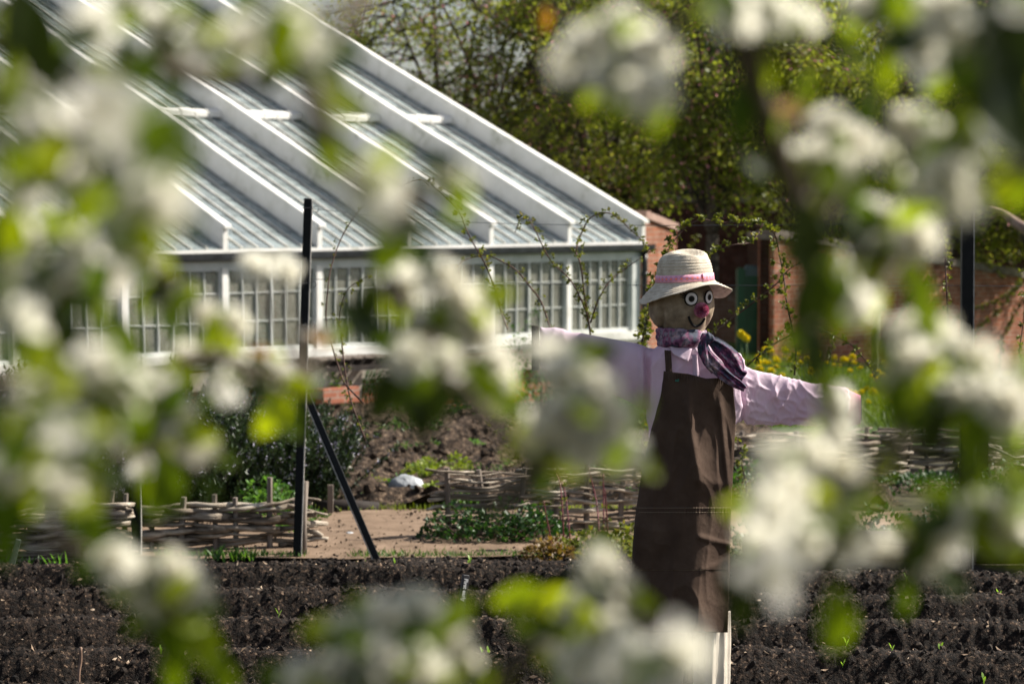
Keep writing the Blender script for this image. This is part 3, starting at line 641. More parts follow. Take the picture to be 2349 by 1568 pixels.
# ================================================================== SCARECROW
SD=9.0; PX=SD/FX
HESS=clothM('hessian',[(.26,.20,.14),(.37,.29,.205),(.50,.40,.29)],scale=26,weave=150,trans=.05,wst=.9,wrinkle=[(22,.6,.012),(70,.4,.003)])
STRAW=M('straw',[(.34,(.45,.385,.30)),(.5,(.56,.49,.39)),(.66,(.66,.60,.50))],scale=30,rough=.75,bumps=[(320,.9,.003)],stretch=(1,1,1.6),detail=6)
PINK=clothM('pink_cotton',[(.69,.50,.61),(.72,.57,.68),(.75,.63,.72)],scale=5,weave=420,trans=.22,wst=.15,wrinkle=[(16,.55,.012),(45,.3,.004)])
PINKD=clothM('pink_lining',[(.50,.18,.25),(.62,.30,.36)],scale=9,weave=420,trans=.2)
BROWN=clothM('brown_canvas',[(.050,.031,.022),(.070,.045,.033),(.090,.060,.044)],scale=7,weave=380,trans=.0,wst=.3,wrinkle=[(9,.45,.015),(28,.45,.007),(90,.3,.002)])
THR=M('thread',[(.42,.34,.25)],rough=.9)
CREAM=clothM('cream_cotton',[(.60,.54,.45),(.70,.64,.55)],scale=6,weave=300,trans=.12,wrinkle=[(25,.4,.006)])
BLK=M('black_felt',[(.008,.008,.009)],rough=.85); WHF=M('white_felt',[(.66,.64,.66)],rough=.9); PUP=M('pupil',[(.035,.026,.02)],rough=.5)
POM=M('pompom',[(.35,(.50,.11,.22)),(.55,(.66,.26,.38)),(.75,(.84,.60,.66))],scale=60,rough=.9)
def scarfM():
    m,nt,out=base('floral_voile'); v=coords(nt,(1,1,1)); b=nd(nt,'ShaderNodeBsdfPrincipled'); b.inputs['Roughness'].default_value=.75
    n=noise(nt,v,12,3,.6); c=ramp(nt,n,[(.33,(.015,.018,.045)),(.43,(.07,.09,.15)),(.48,(.14,.04,.12)),(.53,(.40,.15,.27)),(.57,(.30,.28,.36)),(.63,(.60,.40,.46)),(.70,(.70,.64,.55))])
    n2=noise(nt,v,80,3,.6); c2=ramp(nt,n2,[(.42,(.10,.08,.14)),(.50,(1,1,1))])
    mx=nd(nt,'ShaderNodeMix',data_type='RGBA',blend_type='MULTIPLY'); mx.inputs[0].default_value=.6; nt.links.new(c,mx.inputs[6]); nt.links.new(c2,mx.inputs[7])
    nt.links.new(mx.outputs[2],b.inputs['Base Color']); t=nd(nt,'ShaderNodeBsdfTranslucent'); nt.links.new(mx.outputs[2],t.inputs[0])
    s=nd(nt,'ShaderNodeMixShader'); s.inputs[0].default_value=.35; nt.links.new(b.outputs[0],s.inputs[1]); nt.links.new(t.outputs[0],s.inputs[2]); nt.links.new(s.outputs[0],out.inputs[0]); return m
SCARF=scarfM()
foot=P(1556,1690,SD); foot[2]=0
SCW=thing('scarecrow',foot,'scarecrow with straw hat, hessian face, pink shirt and brown apron standing with arms outstretched','scarecrow')
def interp(tab,y):
    tab=np.array(tab,float); return [np.interp(y,tab[:,0],tab[:,i]) for i in range(1,tab.shape[1])]
def loft(rows,n=40,close=True,sq=2.0):
    """rows: (py, px centre, half width px, half depth m, depth offset)"""
    V=[]
    for (py,c,hw,hd,do) in rows:
        for k in range(n):
            a=2*math.pi*k/n; ca,sa=math.cos(a),math.sin(a); e=2/sq
            V.append(P(c+hw*np.sign(ca)*abs(ca)**e,py,SD+do-hd*np.sign(sa)*abs(sa)**e))
    m=len(rows); F=[]
    for i in range(m-1):
        for k in range(n): a=i*n+k;b=i*n+(k+1)%n; F.append((a,a+n,b+n,b))
    if close: F.append(tuple(range(n))); F.append(tuple((m-1)*n+k for k in range(n))[::-1])
    return np.array(V),F
# ---- hessian head
HT=[(622,1572,36,.06),(645,1571,50,.082),(658,1568,60,.098),(668,1564,70,.112),(680,1562.5,75,.12),(705,1562,75.5,.12),(725,1561,72,.115),(742,1563,62,.10),(756,1566,50,.082),(768,1568,44,.072),(800,1570,41,.068)]
ys=np.linspace(622,800,64); n=96; V=[]
for y in ys:
    c,hw,hd=interp(HT,y)
    for k in range(n):
        a=2*math.pi*k/n; ca,sa=math.cos(a),math.sin(a)
        V.append(P(c+hw*ca,y,SD-hd*sa))
V=np.array(V); F=[]
for i in range(len(ys)-1):
    for k in range(n): a=i*n+k;b=i*n+(k+1)%n; F.append((a,a+n,b+n,b))
cen=P(1562,700,SD); dr=V-cen; dr[:,2]*=.2; dr/=np.linalg.norm(dr,axis=1)[:,None]
ang=np.arctan2(dr[:,1],dr[:,0]); low=smooth(cen[2]-.02,cen[2]-.12,V[:,2])[:,None]
V=V+dr*(.010*(vn(V*14,4)-.5)[:,None]+.012*(ridge(np.stack([ang*3.2,V[:,2]*3,0*ang],-1),6)-.5)[:,None]*low)
# gathered folds beside the chin and at the back of the jaw
def crease(V,px,py0,py1,w,dep):
    a=P(px,py0,SD); b=P(px,py1,SD); m=smooth(b[2],b[2]+.02,V[:,2])*smooth(a[2]+.0,a[2]-.02,V[:,2]) if True else 1
    g=np.exp(-((V[:,0]-a[0])/w)**2)*m*(V[:,1]<SD); return V-dr*(g*dep)[:,None]
V=crease(V,1622,715,790,.006,.012); V=crease(V,1513,700,790,.010,.016)
head=obj('head',V,F,HESS,SCW)
def HP(px,py,off=0.0):
    c,hw,hd=interp(HT,py); x=np.clip((px-c)/hw,-.97,.97); sa=math.sqrt(1-x*x); p=P(px,py,SD-hd*sa)
    nrm=np.array([x/(hw*PX),-sa/hd,.0]); nrm/=np.linalg.norm(nrm); nrm[2]=-.06; return p+nrm*off,nrm
def disc(name,px,py,r,off,mat,par,th=.002,inner=0):
    p,nr=HP(px,py,off); nr=nr/np.linalg.norm(nr); x=np.cross([0,0,1],nr); x/=np.linalg.norm(x); y=np.cross(nr,x)
    x=-x if x[0]<0 else x
    V=[];k=28
    prof=[(inner,0),(r,0),(r,th*.7),(r*.95,th),(inner,th)]
    for j in range(k):
        a=2*math.pi*j/k
        for (rr,h) in prof: V.append(p+x*rr*math.cos(a)+y*rr*math.sin(a)+nr*h)
    q=len(prof); F=[(j*q+i,((j+1)%k)*q+i,((j+1)%k)*q+i+1,j*q+i+1) for j in range(k) for i in range(q-1)]
    if inner: F+=[(j*q+q-1,((j+1)%k)*q+q-1,((j+1)%k)*q,j*q) for j in range(k)]
    return obj(name,V,F,mat,par)
for (ex,ey) in ((1583.9,684.7),(1622.5,681)):
    e=disc('eye',ex,ey,.0272,.0035,BLK,SCW,.0022)
    disc('eye_white',ex,ey,.0225,.0060,WHF,e,.0018); disc('pupil',ex,ey,.0118,.0082,PUP,e,.0016); disc('pupil',ex,ey,.0080,.0101,BLK,e,.0016)
mb=MB()
for (x0,y0,x1,y1) in ((1571,675,1561,668),(1570,679,1559,674),(1573,671,1566,663),(1569.5,683,1560,680)):
    a,_=HP(x0,y0,.006); b,nb_=HP(x1,y1,.012); m_=(a+b)/2+nb_*.003; mb.tube(curve([a,m_,b],3),[.0022,.0016,.0007],6)
mb.build('eyelashes',BLK,SCW)
# pompom nose
c,nr=HP(1603.5,710.5,.012); k=2600; d=RNG.normal(size=(k,3)); d/=np.linalg.norm(d,axis=1)[:,None]
V1,F1=inst([(-.5,0,0),(.5,0,0),(.25,1,0),(-.25,1,0)],np.array([(0,1,2,3)]),rots(d,RNG),c+d*.012,np.full(k,.016)*RNG.uniform(.8,1.1,k))
V1=V1.copy(); TV=V1.reshape(k,4,3); mid=TV.mean(1,keepdims=True); ax=(TV[:,1]-TV[:,0]); 
TV[:,0]+=ax*.44;TV[:,1]-=ax*.44;TV[:,2]-=(ax*.12);TV[:,3]+=(ax*.12)
u=np.linspace(0,2*math.pi,20,endpoint=False); SV=np.array([c+.020*np.array([math.sin(b)*math.cos(a),math.sin(b)*math.sin(a),math.cos(b)]) for a in u for b in np.linspace(0,math.pi,12)])
SF=grid(20,12); SF=np.concatenate([SF,np.stack([np.arange(11)+19*12,np.arange(11),np.arange(11)+1,np.arange(11)+19*12+1],-1)])
obj('pompom_nose',np.concatenate([V1,SV]),np.concatenate([F1,SF+len(V1)]),POM,SCW)
pts=[HP(x,y,.004)[0] for x,y in ((1578.5,725.2),(1580,731),(1582.5,737),(1587,744),(1593,748),(1600.5,746.5),(1607,741),(1611.5,734.5),(1614,729))]
mb=MB(); mb.tube(curve(pts,4),[.0042,.0048,.0048,.0045,.004],8); mb.build('mouth',BLK,SCW)
# ---- shirt: lofted torso and sleeves fused into one surface, then creased
def raw(V,F,name='tmp'):
    me=bpy.data.meshes.new(name); me.from_pydata([tuple(v) for v in V],[],[tuple(map(int,f)) for f in F]); return me
tor=[(783,1573,34,.055,0),(792,1576,62,.07,0),(806,1588,96,.085,0),(825,1593,112,.10,0),(860,1594,114,.105,0),(900,1592,112,.108,0),(950,1588,108,.108,0),(1000,1583,98,.10,0),(1032,1578,84,.09,0)]
V1,F1=loft(tor,48,True,2.3)
def arm(secs,n=28):
    V=[]
    for (px,cy,hh,hd,do) in secs:
        for k in range(n):
            a=2*math.pi*k/n; V.append(P(px,cy-hh*math.sin(a),SD+do-hd*math.cos(a)*(.75+.25*math.sin(a))))
    m=len(secs); F=[]
    for i in range(m-1):
        for k in range(n): a=i*n+k;b=i*n+(k+1)%n; F.append((a,b,b+n,a+n))
    F.append(tuple(range(n))[::-1]); F.append(tuple((m-1)*n+k for k in range(n))); return np.array(V),F
V2,F2=arm([(1560,868,60,.07,0),(1500,872,70,.072,0),(1465,862,72,.066,-.01),(1430,850,68,.056,-.02),(1380,832,60,.048,-.03),(1330,818,55,.044,-.035),(1280,806,50,.040,-.04),(1238,797,47,.036,-.045)])
V3,F3=arm([(1620,880,52,.07,0),(1670,897,62,.070,0),(1715,909,66,.052,.03),(1765,916,61,.040,.05),(1820,921,54,.036,.07),(1870,927,49,.042,.085),(1915,932,45,.038,.10),(1944,935,41,.034,.11)])
me=raw(np.concatenate([V1,V2,V3]),list(F1)+[tuple(a+len(V1) for a in f) for f in F2]+[tuple(a+len(V1)+len(V2) for a in f) for f in F3])
to=bpy.data.objects.new('tmp',me); COL.objects.link(to)
rm=to.modifiers.new('r','REMESH'); rm.mode='VOXEL'; rm.voxel_size=.0048; sm=to.modifiers.new('s','SMOOTH'); sm.iterations=7
bpy.context.view_layer.update(); ev=to.evaluated_get(bpy.context.evaluated_depsgraph_get()); me2=bpy.data.meshes.new_from_object(ev); bpy.data.objects.remove(to)
nv=len(me2.vertices); V=np.zeros(nv*3); me2.vertices.foreach_get('co',V); V=V.reshape(-1,3); NR=np.zeros(nv*3); me2.vertices.foreach_get('normal',NR); NR=NR.reshape(-1,3)
F=[tuple(p.vertices) for p in me2.polygons]; bpy.data.meshes.remove(me2)
def topx(V):
    y=V[:,1]; z=V[:,2]-CAMZ; c=y*CP-z*SP; return CX+FX*V[:,0]/c, CY-FX*(y*SP+z*CP)/c
def shirt_disp(V):
    px,py=topx(V); x=V[:,0];y=V[:,1];z=V[:,2]
    rt=smooth(1690,1720,px); lt=smooth(1500,1470,px); md=1-np.maximum(rt,lt)
    Q=np.stack([x,y*.6,z],-1); Wp=np.stack([vn(Q*6,90)-.5,vn(Q*6,91)-.5,vn(Q*6,92)-.5],-1)*.10; Qw=Q+Wp
    def cr(s,ax,sd,p=3): # sharp creases, elongated across direction ax
        q=Qw.copy(); a,b=ax; u=q[:,0]*a+q[:,2]*b; v=-q[:,0]*b+q[:,2]*a; return ridge(np.stack([u*s,v*s*.35,q[:,1]*s*.3],-1),sd)**p
    d=1.2*rt*(.005*(cr(13,(.75,.66),31,5)-.25)+.006*(cr(21,(.9,-.4),33,5)-.25)+.005*(cr(33,(.3,.95),35,5)-.25)+.003*(cr(55,(.8,.5),36,5)-.25)+.006*(fbm(Q*11,3,37)-.45))
    sag=lt*smooth(1230,1480,px)
    d+=lt*(.006*(cr(12,(.85,.5),41,3)-.3)+.010*(fbm(Q*6,3,43)-.45))
    d+=lt*smooth(1360,1300,px)*(.012*(cr(13,(.97,-.25),45,2)-.35))     # rolled cuff gathers
    # long drapes hanging from the left shoulder seam
    sx=px-(py-800)*.02
    dr_=np.exp(-((sx-1482)/6)**2)*-.020+np.exp(-((sx-1470)/7)**2)*.012+np.exp(-((sx-1497)/6)**2)*.010
    d+=dr_*smooth(795,830,py)*smooth(1035,900,py)
    d+=np.exp(-((px-1703)/4)**2)*-.014*smooth(845,865,py)+np.exp(-((px-1694)/5)**2)*.006
    d+=md*(.010*(cr(11,(.95,.3),51,2)-.4)+.007*(cr(22,(.8,-.6),53,3)-.3)+.008*(fbm(Q*8,3,55)-.45))
    return d
V=V+NR*shirt_disp(V)[:,None]
shirt=obj('shirt',V,F,PINK,SCW)
# cuffs, arm battens
def boxp(name,x0,x1,ya,yb,yc,yd,d0,d1,mat,par,bev=.002):
    V=[P(x0,ya,d0),P(x1,yc,d0),P(x1,yd,d0),P(x0,yb,d0),P(x0,ya,d1),P(x1,yc,d1),P(x1,yd,d1),P(x0,yb,d1)]
    o=obj(name,V,[(0,3,2,1),(4,5,6,7),(0,1,5,4),(2,3,7,6),(0,4,7,3),(1,2,6,5)],mat,par,False); m=o.modifiers.new('b','BEVEL'); m.width=bev; m.segments=2; return o
WEB=M('webbing',[(.35,(.030,.028,.018)),(.6,(.07,.065,.045)),(.8,(.13,.12,.09))],scale=70,rough=.9,bumps=[(300,.8,.002)],stretch=(1,1,2))
boxp('cuff_tape',1219,1237,745,850,747,848,SD-.090,SD-.012,WEB,SCW,.004)
V,F=arm([(1935,934,45,.038,.105),(1944,935,45.5,.039,.11),(1946,936,42,.036,.112),(1972,939,33,.026,.125),(1973.5,939,33.5,.0265,.125)],24); obj('sleeve_end',V,F,PINKD,SCW)
boxp('arm_batten',1962,1976,913,963,914,964,SD+.115,SD+.135,DKW,SCW,.002)
# shirt details: collar flaps, placket, buttons
def shirt_front(px,py):
    c,hw,hd=[np.interp(py,[r[0] for r in tor],[r[i] for r in tor]) for i in (1,2,3)]
    x=np.clip(abs(px-c)/hw,0,.97); return SD-hd*(1-x**2.3)**(1/2.3)
def flap(name,poly,off,mat,th=.0025,curl=.006,sub=10):
    """poly: 4 corner pixels (a,b,c,d) -> draped patch lying off the shirt front"""
    a,b,c,d=[np.array(q,float) for q in poly]; V=[]
    for i in range(sub+1):
        for j in range(sub+1):
            u=i/sub;v=j/sub; q=(1-u)*(1-v)*a+u*(1-v)*b+u*v*c+(1-u)*v*d
            dd=shirt_front(q[0],max(q[1],796))-off-curl*math.sin(math.pi*u)*v-.002*math.sin(9*u+3*v); V.append(P(q[0],q[1],dd))
    o=obj(name,V,grid(sub+1,sub+1),mat,SCW); m=o.modifiers.new('s','SOLIDIFY'); m.thickness=th; m.offset=0; return o
flap('collar',((1534,792),(1587,800),(1578,830),(1543,812)),.022,PINK)
flap('collar',((1592,800),(1606,790),(1622,838),(1604,812)),.022,PINK)
flap('placket',((1586,812),(1598,812),(1604,866),(1590,864)),.012,PINK,.002,.003)
flap('shoulder_strap',((1524,803),(1538,804),(1541.5,856),(1526.5,855)),.0205,BROWN,.003,.002)
# ---- apron
AL=[(851,1523),(870,1521.5),(905,1515),(952,1504),(985,1494),(1040,1482),(1100,1470),(1180,1458),(1250,1452),(1350,1447),(1449,1445)]
AR=[(851,1680),(880,1681.5),(950,1687),(1000,1684),(1100,1679),(1160,1676),(1300,1672),(1449,1668)]
def ridge_x(y): return np.interp(y,[851,1000,1080,1150,1300,1449],[1612,1606,1600,1594,1591,1587])
def apron_depth(px,py,fold=True):
    xr=ridge_x(py); w=np.interp(py,[851,980,1120,1449],[26,18,7,3.5]); t=px-xr
    sp=lambda q: w*np.logaddexp(0,q/w)
    low=smooth(1020,1150,py)
    sl=.42+.10*low; sr=np.interp(py,[851,1000,1449],[.62,.78,.95])
    d=SD-.172+ (sl*sp(-t)+sr*sp(t)-.6*w*.5)*PX
    # skirt stands clear of the legs
    d=d-.02*low
    edgeL=px-np.interp(py,[a for a,_ in AL],[b for _,b in AL]); d=d+.03*np.exp(-edgeL/7)
    if fold:
        q=np.stack([px/616*1.0,py/616*.28,0*px],-1); q[...,0]+=.03*(vn(q*5,61)-.5)
        f=(.019*(ridge(q*9,62)**2-.35)+.008*(ridge(q*15,63)**3-.25))*smooth(862,900,py)+.010*(ridge(q*19,64)**2-.35)+.004*(fbm(np.stack([px/616*22,py/616*16,0*px],-1),3,68)-.5)
        f+=.012*(vn(np.stack([px/616*6,py/616*7,0*px],-1),66)-.5)
        # tight gathers under the bib hem and the pocket hem
        for y0,am,wd in ((857,.0022,14),(1165,.0018,9)): f+=am*np.sin(px*1.15+2*np.sin(px*.21))*np.exp(-((py-y0-6)/wd)**2)
        f+=.010*np.exp(-((py-1238-(px-1630)*.25)/7)**2)*smooth(1594,1606,px)+.008*np.exp(-((py-1300+(px-1630)*.4)/9)**2)*smooth(1600,1612,px)
        # big slanted drape from bib centre to the right hip
        f+=.020*np.exp(-(((px-1570)-(py-900)*.16)/9)**2)*smooth(890,950,py)*smooth(1140,1060,py)
        f+=.016*np.exp(-(((px-1648)-(py-900)*.10)/7)**2)*smooth(890,940,py)*smooth(1150,1050,py)
        d=d-f
    return d
def apron_patch(name,y0,y1,off,mat,nu=130,nv=260,xl=None,xr_=None,th=.0022):
    pys=np.linspace(y0,y1,nv); uu=np.linspace(0,1,nu); PYg,UU=np.meshgrid(pys,uu,indexing='ij')
    L=np.interp(PYg,[a for a,_ in AL],[b for _,b in AL]); Rr=np.interp(PYg,[a for a,_ in AR],[b for _,b in AR])
    if xl is not None: L=L+xl
    if xr_ is not None: Rr=Rr+xr_
    PXg=L+(Rr-L)*UU
    dip=np.interp(PXg,[1500,1523,1578,1619,1650,1680,1700],[0,0,6,17,15,23,23])*smooth(1000,851,PYg); yy=PYg+dip
    D=apron_depth(PXg,yy)-off
    V=np.array([P(a,b,c) for a,b,c in zip(PXg.ravel(),yy.ravel(),D.ravel())])
    o=obj(name,V,grid(nv,nu)[:,::-1],mat,SCW); m=o.modifiers.new('s','SOLIDIFY'); m.thickness=th; m.offset=-1; return o
apron_patch('apron',851,1449,0,BROWN)
# right-hand panel of the skirt ends a little lower with a stitched hem; pocket laid over it
o=apron_patch('apron_pocket',1162,1306,.0032,BROWN,110,90,xl=2,xr_=-1.5,th=.0018)
mb=MB()
def seam(y,x0,x1,off=.0065,dash=1.9,gap=1.6):
    x=x0
    while x<x1:
        xs_=[x,min(x+dash,x1)]; 
        pts=[]
        for q in xs_:
            dip=np.interp(q,[1500,1523,1578,1619,1650,1680,1700],[0,0,6,17,15,23,23])*smooth(1000,851,np.array(float(y))); yy=y+dip
            pts.append(P(q,yy,float(apron_depth(np.array(q),np.array(float(yy))))-off))
        mb.tube(pts,.0007,4); x+=dash+gap
seam(1164,1462,1675,.0062); seam(1174,1466,1672,.0062); seam(1306,1452,1668,.0045,2.2,1.2); seam(1446,1590,1667,.0015,1.4,1.4); seam(866,1526,1676,.001,1.6,1.8); seam(853.5,1526,1679,.001,1.6,1.8)
mb.build('stitching',THR,SCW)
# press stud and small green woven tag on the bib
c=P(1668.5,876,float(apron_depth(np.array(1668.5),np.array(876.)))-.003)
V=[];
for k in range(16):
    a=2*math.pi*k/16
    for r,h in ((.0045,0),(.0045,.0015),(.003,.0028),(.0,.0032)): V.append(c+np.array([r*math.cos(a)*.85,-h,r*math.sin(a)*1.25]))
obj('press_stud',V,[(k*4+j,((k+1)%16)*4+j,((k+1)%16)*4+j+1,k*4+j+1) for k in range(16) for j in range(3)],M('pearl',[(.62,.60,.55)],rough=.25),SCW)
mb=MB()
for k,(dx,hh) in enumerate(((0,3),(2.4,4),(4.8,4),(7.2,6))):
    x=1549.5+dx; y=873; dd=float(apron_depth(np.array(x),np.array(float(y))))-.003; mb.tube([P(x,y,dd),P(x+.6,y-hh,dd)],.0011,5)
dd=float(apron_depth(np.array(1553.),np.array(873.)))-.003; mb.tube([P(1548,873.5,dd),P(1558,874,dd)],.0011,5)
mb.build('embroidered_tag',M('teal_thread',[(.02,.28,.22)],rough=.8),SCW)
# loose thread at the pocket corner
mb=MB(); d0=float(apron_depth(np.array(1675.),np.array(1163.)))-.008; mb.tube(curve([P(1674,1162,d0),P(1690,1172,d0),P(1701,1181,d0),P(1694,1194,d0)],6),.0007,4); mb.build('loose_thread',THR,SCW)
# ---- trousers
TR1=[(1040,1575,70,.085,.0),(1200,1570,82,.095,0),(1380,1565,86,.10,0),(1440,1563,88,.10,0)]
V,F=loft(TR1,40); mb=MB(); mb.add(V,F)
for secs in ([(1400,1630,37,.085,0),(1450,1630,37,.085,0),(1560,1631,38,.085,0),(1660,1629,37,.08,0),(1690,1629,38,.08,0)],[(1400,1508,62,.08,.02),(1450,1508,62,.08,.02),(1560,1506,56,.08,.02),(1690,1504,52,.08,.02)]):
    ysx=np.linspace(secs[0][0],secs[-1][0],60); rr=[(y,)+tuple(np.interp(y,[s[0] for s in secs],[s[i] for s in secs]) for i in (1,2,3,4)) for y in ysx]
    V,F=loft(rr,110,True); c=V.mean(0); d=V-c; d[:,2]=0; d/=np.linalg.norm(d,axis=1)[:,None]; a=np.arctan2(d[:,1],d[:,0])
    V=V+d*(.022*(ridge(np.stack([a*2.2,V[:,2]*.9,0*a],-1),81)**2-.4)+.012*(ridge(np.stack([a*5,V[:,2]*1.3,0*a],-1),83)-.5)+.005*(fbm(V*20,2,85)-.5))[:,None]; mb.add(V,F)
mb.build('trousers',CREAM,SCW)
# ---- scarf
ring=[]; n1=110; n2=26; V=[]
for i in range(n1):
    a=2*math.pi*i/n1; cx=1563+52*math.cos(a); dpt=SD-.092*math.sin(a)
    cy=773+(3*math.cos(a))+ (4 if math.sin(a)>0 else -6)*abs(math.sin(a))
    for j in range(n2):
        b=2*math.pi*j/n2; rr=1+.22*math.sin(3*b+a*2)+.20*(vn(np.array([a*3,b*1.2,0.]),7)-.5)+.18*math.sin(a*9+2*math.sin(b*2))*.5
        r_in=10*rr*(1+.22*math.sin(7*b+3*a)); V.append(P(cx+r_in*.75*math.cos(a)*math.cos(b),cy-21*math.sin(b)*rr**.5,dpt-.020*rr*math.sin(a)*math.cos(b)))
F=[(i*n2+j,i*n2+(j+1)%n2,((i+1)%n1)*n2+(j+1)%n2,((i+1)%n1)*n2+j) for i in range(n1) for j in range(n2)]
scf=obj('scarf',V,F,SCARF,SCW)
def ribbon(name,cl,d0,d1,seed,folds=4,amp=.010,th=.0012,nu=70,nv=44,mat=SCARF):
    cl=np.array(cl,float); c=curve([list(q[:2])+[0] for q in cl],10); t=np.linspace(0,1,len(cl)); tt=np.linspace(0,1,len(c)); hw=np.interp(tt,t,cl[:,2]); T=np.gradient(c,axis=0); T/=np.linalg.norm(T,axis=1)[:,None]
    V=[]; nu=len(c)
    for i in range(nu):
        nx,ny=-T[i][1],T[i][0]
        for j in range(nv):
            s=-1+2*j/(nv-1); w=hw[i]*(1+.12*math.sin(tt[i]*11+seed+j*.1)); px=c[i][0]+nx*s*w+2.0*math.sin(tt[i]*8+s*3+seed)*tt[i]; py=c[i][1]+ny*s*w
            D=d0+(d1-d0)*tt[i]+amp*math.sin(folds*s*2.2+seed+1.6*tt[i]*math.sin(seed))*(.4+.6*tt[i])+.012*s*s*(1-tt[i]*.5); V.append(P(px,py,D))
    o=obj(name,V,grid(nu,nv)[:,::-1],mat,scf); m=o.modifiers.new('s','SOLIDIFY'); m.thickness=th; return o
ribbon('scarf_tail',[(1620,778,7),(1642,788,15),(1662,806,21),(1680,832,22),(1696,856,18),(1708,862,13)],SD-.142,SD-.150,1,3,.012)
ribbon('scarf_tail',[(1616,780,8),(1614,802,14),(1628,828,17),(1648,846,15),(1668,862,13),(1690,880,12),(1708,893,6)],SD-.158,SD-.185,3,3,.010)
ribbon('scarf_tail',[(1616,782,6),(1618,810,12),(1628,840,11),(1637,853,6)],SD-.172,SD-.165,5,2,.008)
c=P(1621,776,SD-.150); A_=[]
for a in np.linspace(0,2*math.pi,24,endpoint=False):
    for b in np.linspace(0,math.pi,14): A_.append((math.sin(b)*math.cos(a),math.sin(b)*math.sin(a),math.cos(b)))
A_=np.array(A_); r=1+.35*(ridge(A_*2.2,5)-.5)+.1*np.sin(A_[:,0]*9)
F=grid(24,14); F=np.concatenate([F,np.stack([np.arange(13)+23*14,np.arange(13),np.arange(13)+1,np.arange(13)+23*14+1],-1)])
obj('scarf_knot',c+A_*r[:,None]*np.array([.024,.020,.020]),F,SCARF,scf)
# ---- straw hat
hc=P(1570.5,645,SD); roll=R_(3.0)
def hatpt(x,y,z): # local metres: x right, y away, z up
    return hc+np.array([x*math.cos(roll)-z*math.sin(roll)*1,y,z*math.cos(roll)+x*math.sin(roll)])
prof=[(.1095,-.012),(.109,.0),(.1075,.02),(.104,.045),(.100,.065),(.094,.083),(.084,.099),(.070,.109),(.052,.1145),(.034,.1165),(.016,.117),(.001,.117)]
pr=curve([(a,0,b) for a,b in prof],7); arc=np.r_[0,np.cumsum(np.linalg.norm(np.diff(pr,axis=0),axis=1))]; n=128; V=[]
for i,q in enumerate(pr):
    r,z=q[0],q[2]; g=-.0022*math.exp(-((((arc[i]/.0125)%1)-.5)/.14)**2)
    for k in range(n):
        a=2*math.pi*k/n; x=(r+g)*math.cos(a)*1.0; y=(r+g)*math.sin(a)*1.08
        # pinched crown: lens-shaped hollow, open to the right front
        u=(x-.022)/.052; v=(y+.030)/.050; dent=.026*math.exp(-(u*u*.9+v*v)**1.3) if z>.06 else 0
        rim=.006*math.exp(-((math.sqrt(u*u+v*v)-1.25)/.35)**2) if z>.09 else 0
        V.append(hatpt(x,y,z-dent+rim-.010*max(0,-x/.1)*max(0,(z-.07)/.05)))
F=[(i*n+k,i*n+(k+1)%n,(i+1)*n+(k+1)%n,(i+1)*n+k) for i in range(len(pr)-1) for k in range(n)]
crown=obj('hat_crown',V,F,STRAW,SCW); m=crown.modifiers.new('s','SOLIDIFY'); m.thickness=.0022; m.offset=-1
ra=np.array([0,30,60,90,135,180,205,225,250,270,290,310,335,360]); rh=np.array([-.040,-.064,-.066,-.060,-.060,-.062,-.068,-.057,-.030,-.016,-.008,-.007,-.020,-.040])
V=[];nr=34
for i in range(nr):
    t=i/(nr-1)
    for k in range(n):
        a=2*math.pi*k/n; dg=(360*k/n)%360; h=np.interp(dg,ra,rh)
        rr=.109+(.066+.003*math.sin(3*a))*t; z=-.006*min(1,t*5)+h*(t**1.25)+.0012*math.sin(t*math.pi*11)+.004*t*math.sin(5*a+1)
        V.append(hatpt(rr*math.cos(a),rr*math.sin(a)*1.05,z))
F=[(i*n+k,(i+1)*n+k,(i+1)*n+(k+1)%n,i*n+(k+1)%n) for i in range(nr-1) for k in range(n)]
brim=obj('hat_brim',V,F,STRAW,SCW); m=brim.modifiers.new('s','SOLIDIFY'); m.thickness=.0028; m.offset=-1
# woven ribbon band with a diamond motif
def bandM():
    m,nt,out=base('ribbon'); b=nd(nt,'ShaderNodeBsdfPrincipled'); b.inputs['Roughness'].default_value=.7
    tc=nd(nt,'ShaderNodeUVMap'); sx=nd(nt,'ShaderNodeSeparateXYZ'); nt.links.new(tc.outputs[0],sx.inputs[0])
    def mth(op,a,b_=None,c=None):
        q=nd(nt,'ShaderNodeMath',operation=op)
        for i,v in enumerate((a,b_,c)):
            if v is None: continue
            if isinstance(v,(int,float)): q.inputs[i].default_value=v
            else: nt.links.new(v,q.inputs[i])
        return q.outputs[0]
    fr=mth('FRACT',mth('MULTIPLY',sx.outputs[0],34.0)); du=mth('ABSOLUTE',mth('SUBTRACT',fr,.5)); dv=mth('ABSOLUTE',mth('SUBTRACT',sx.outputs[1],.5))
    dd=mth('ADD',mth('MULTIPLY',du,.62),dv)
    c=ramp(nt,dd,[(0,(1.0,.30,.10)),(.10,(.95,.16,.10)),(.17,(.85,.30,.34)),(.21,(.45,.22,.36)),(.29,(.85,.34,.48)),(.34,(.42,.22,.38)),(.42,(.82,.36,.50))])
    ed=mth('GREATER_THAN',dv,.37); mx=nd(nt,'ShaderNodeMix',data_type='RGBA'); nt.links.new(ed,mx.inputs[0]); nt.links.new(c,mx.inputs[6]); mx.inputs[7].default_value=(.84,.42,.54,1)
    nt.links.new(mx.outputs[2],b.inputs['Base Color']); nt.links.new(b.outputs[0],out.inputs[0]); return m
BAND=bandM()
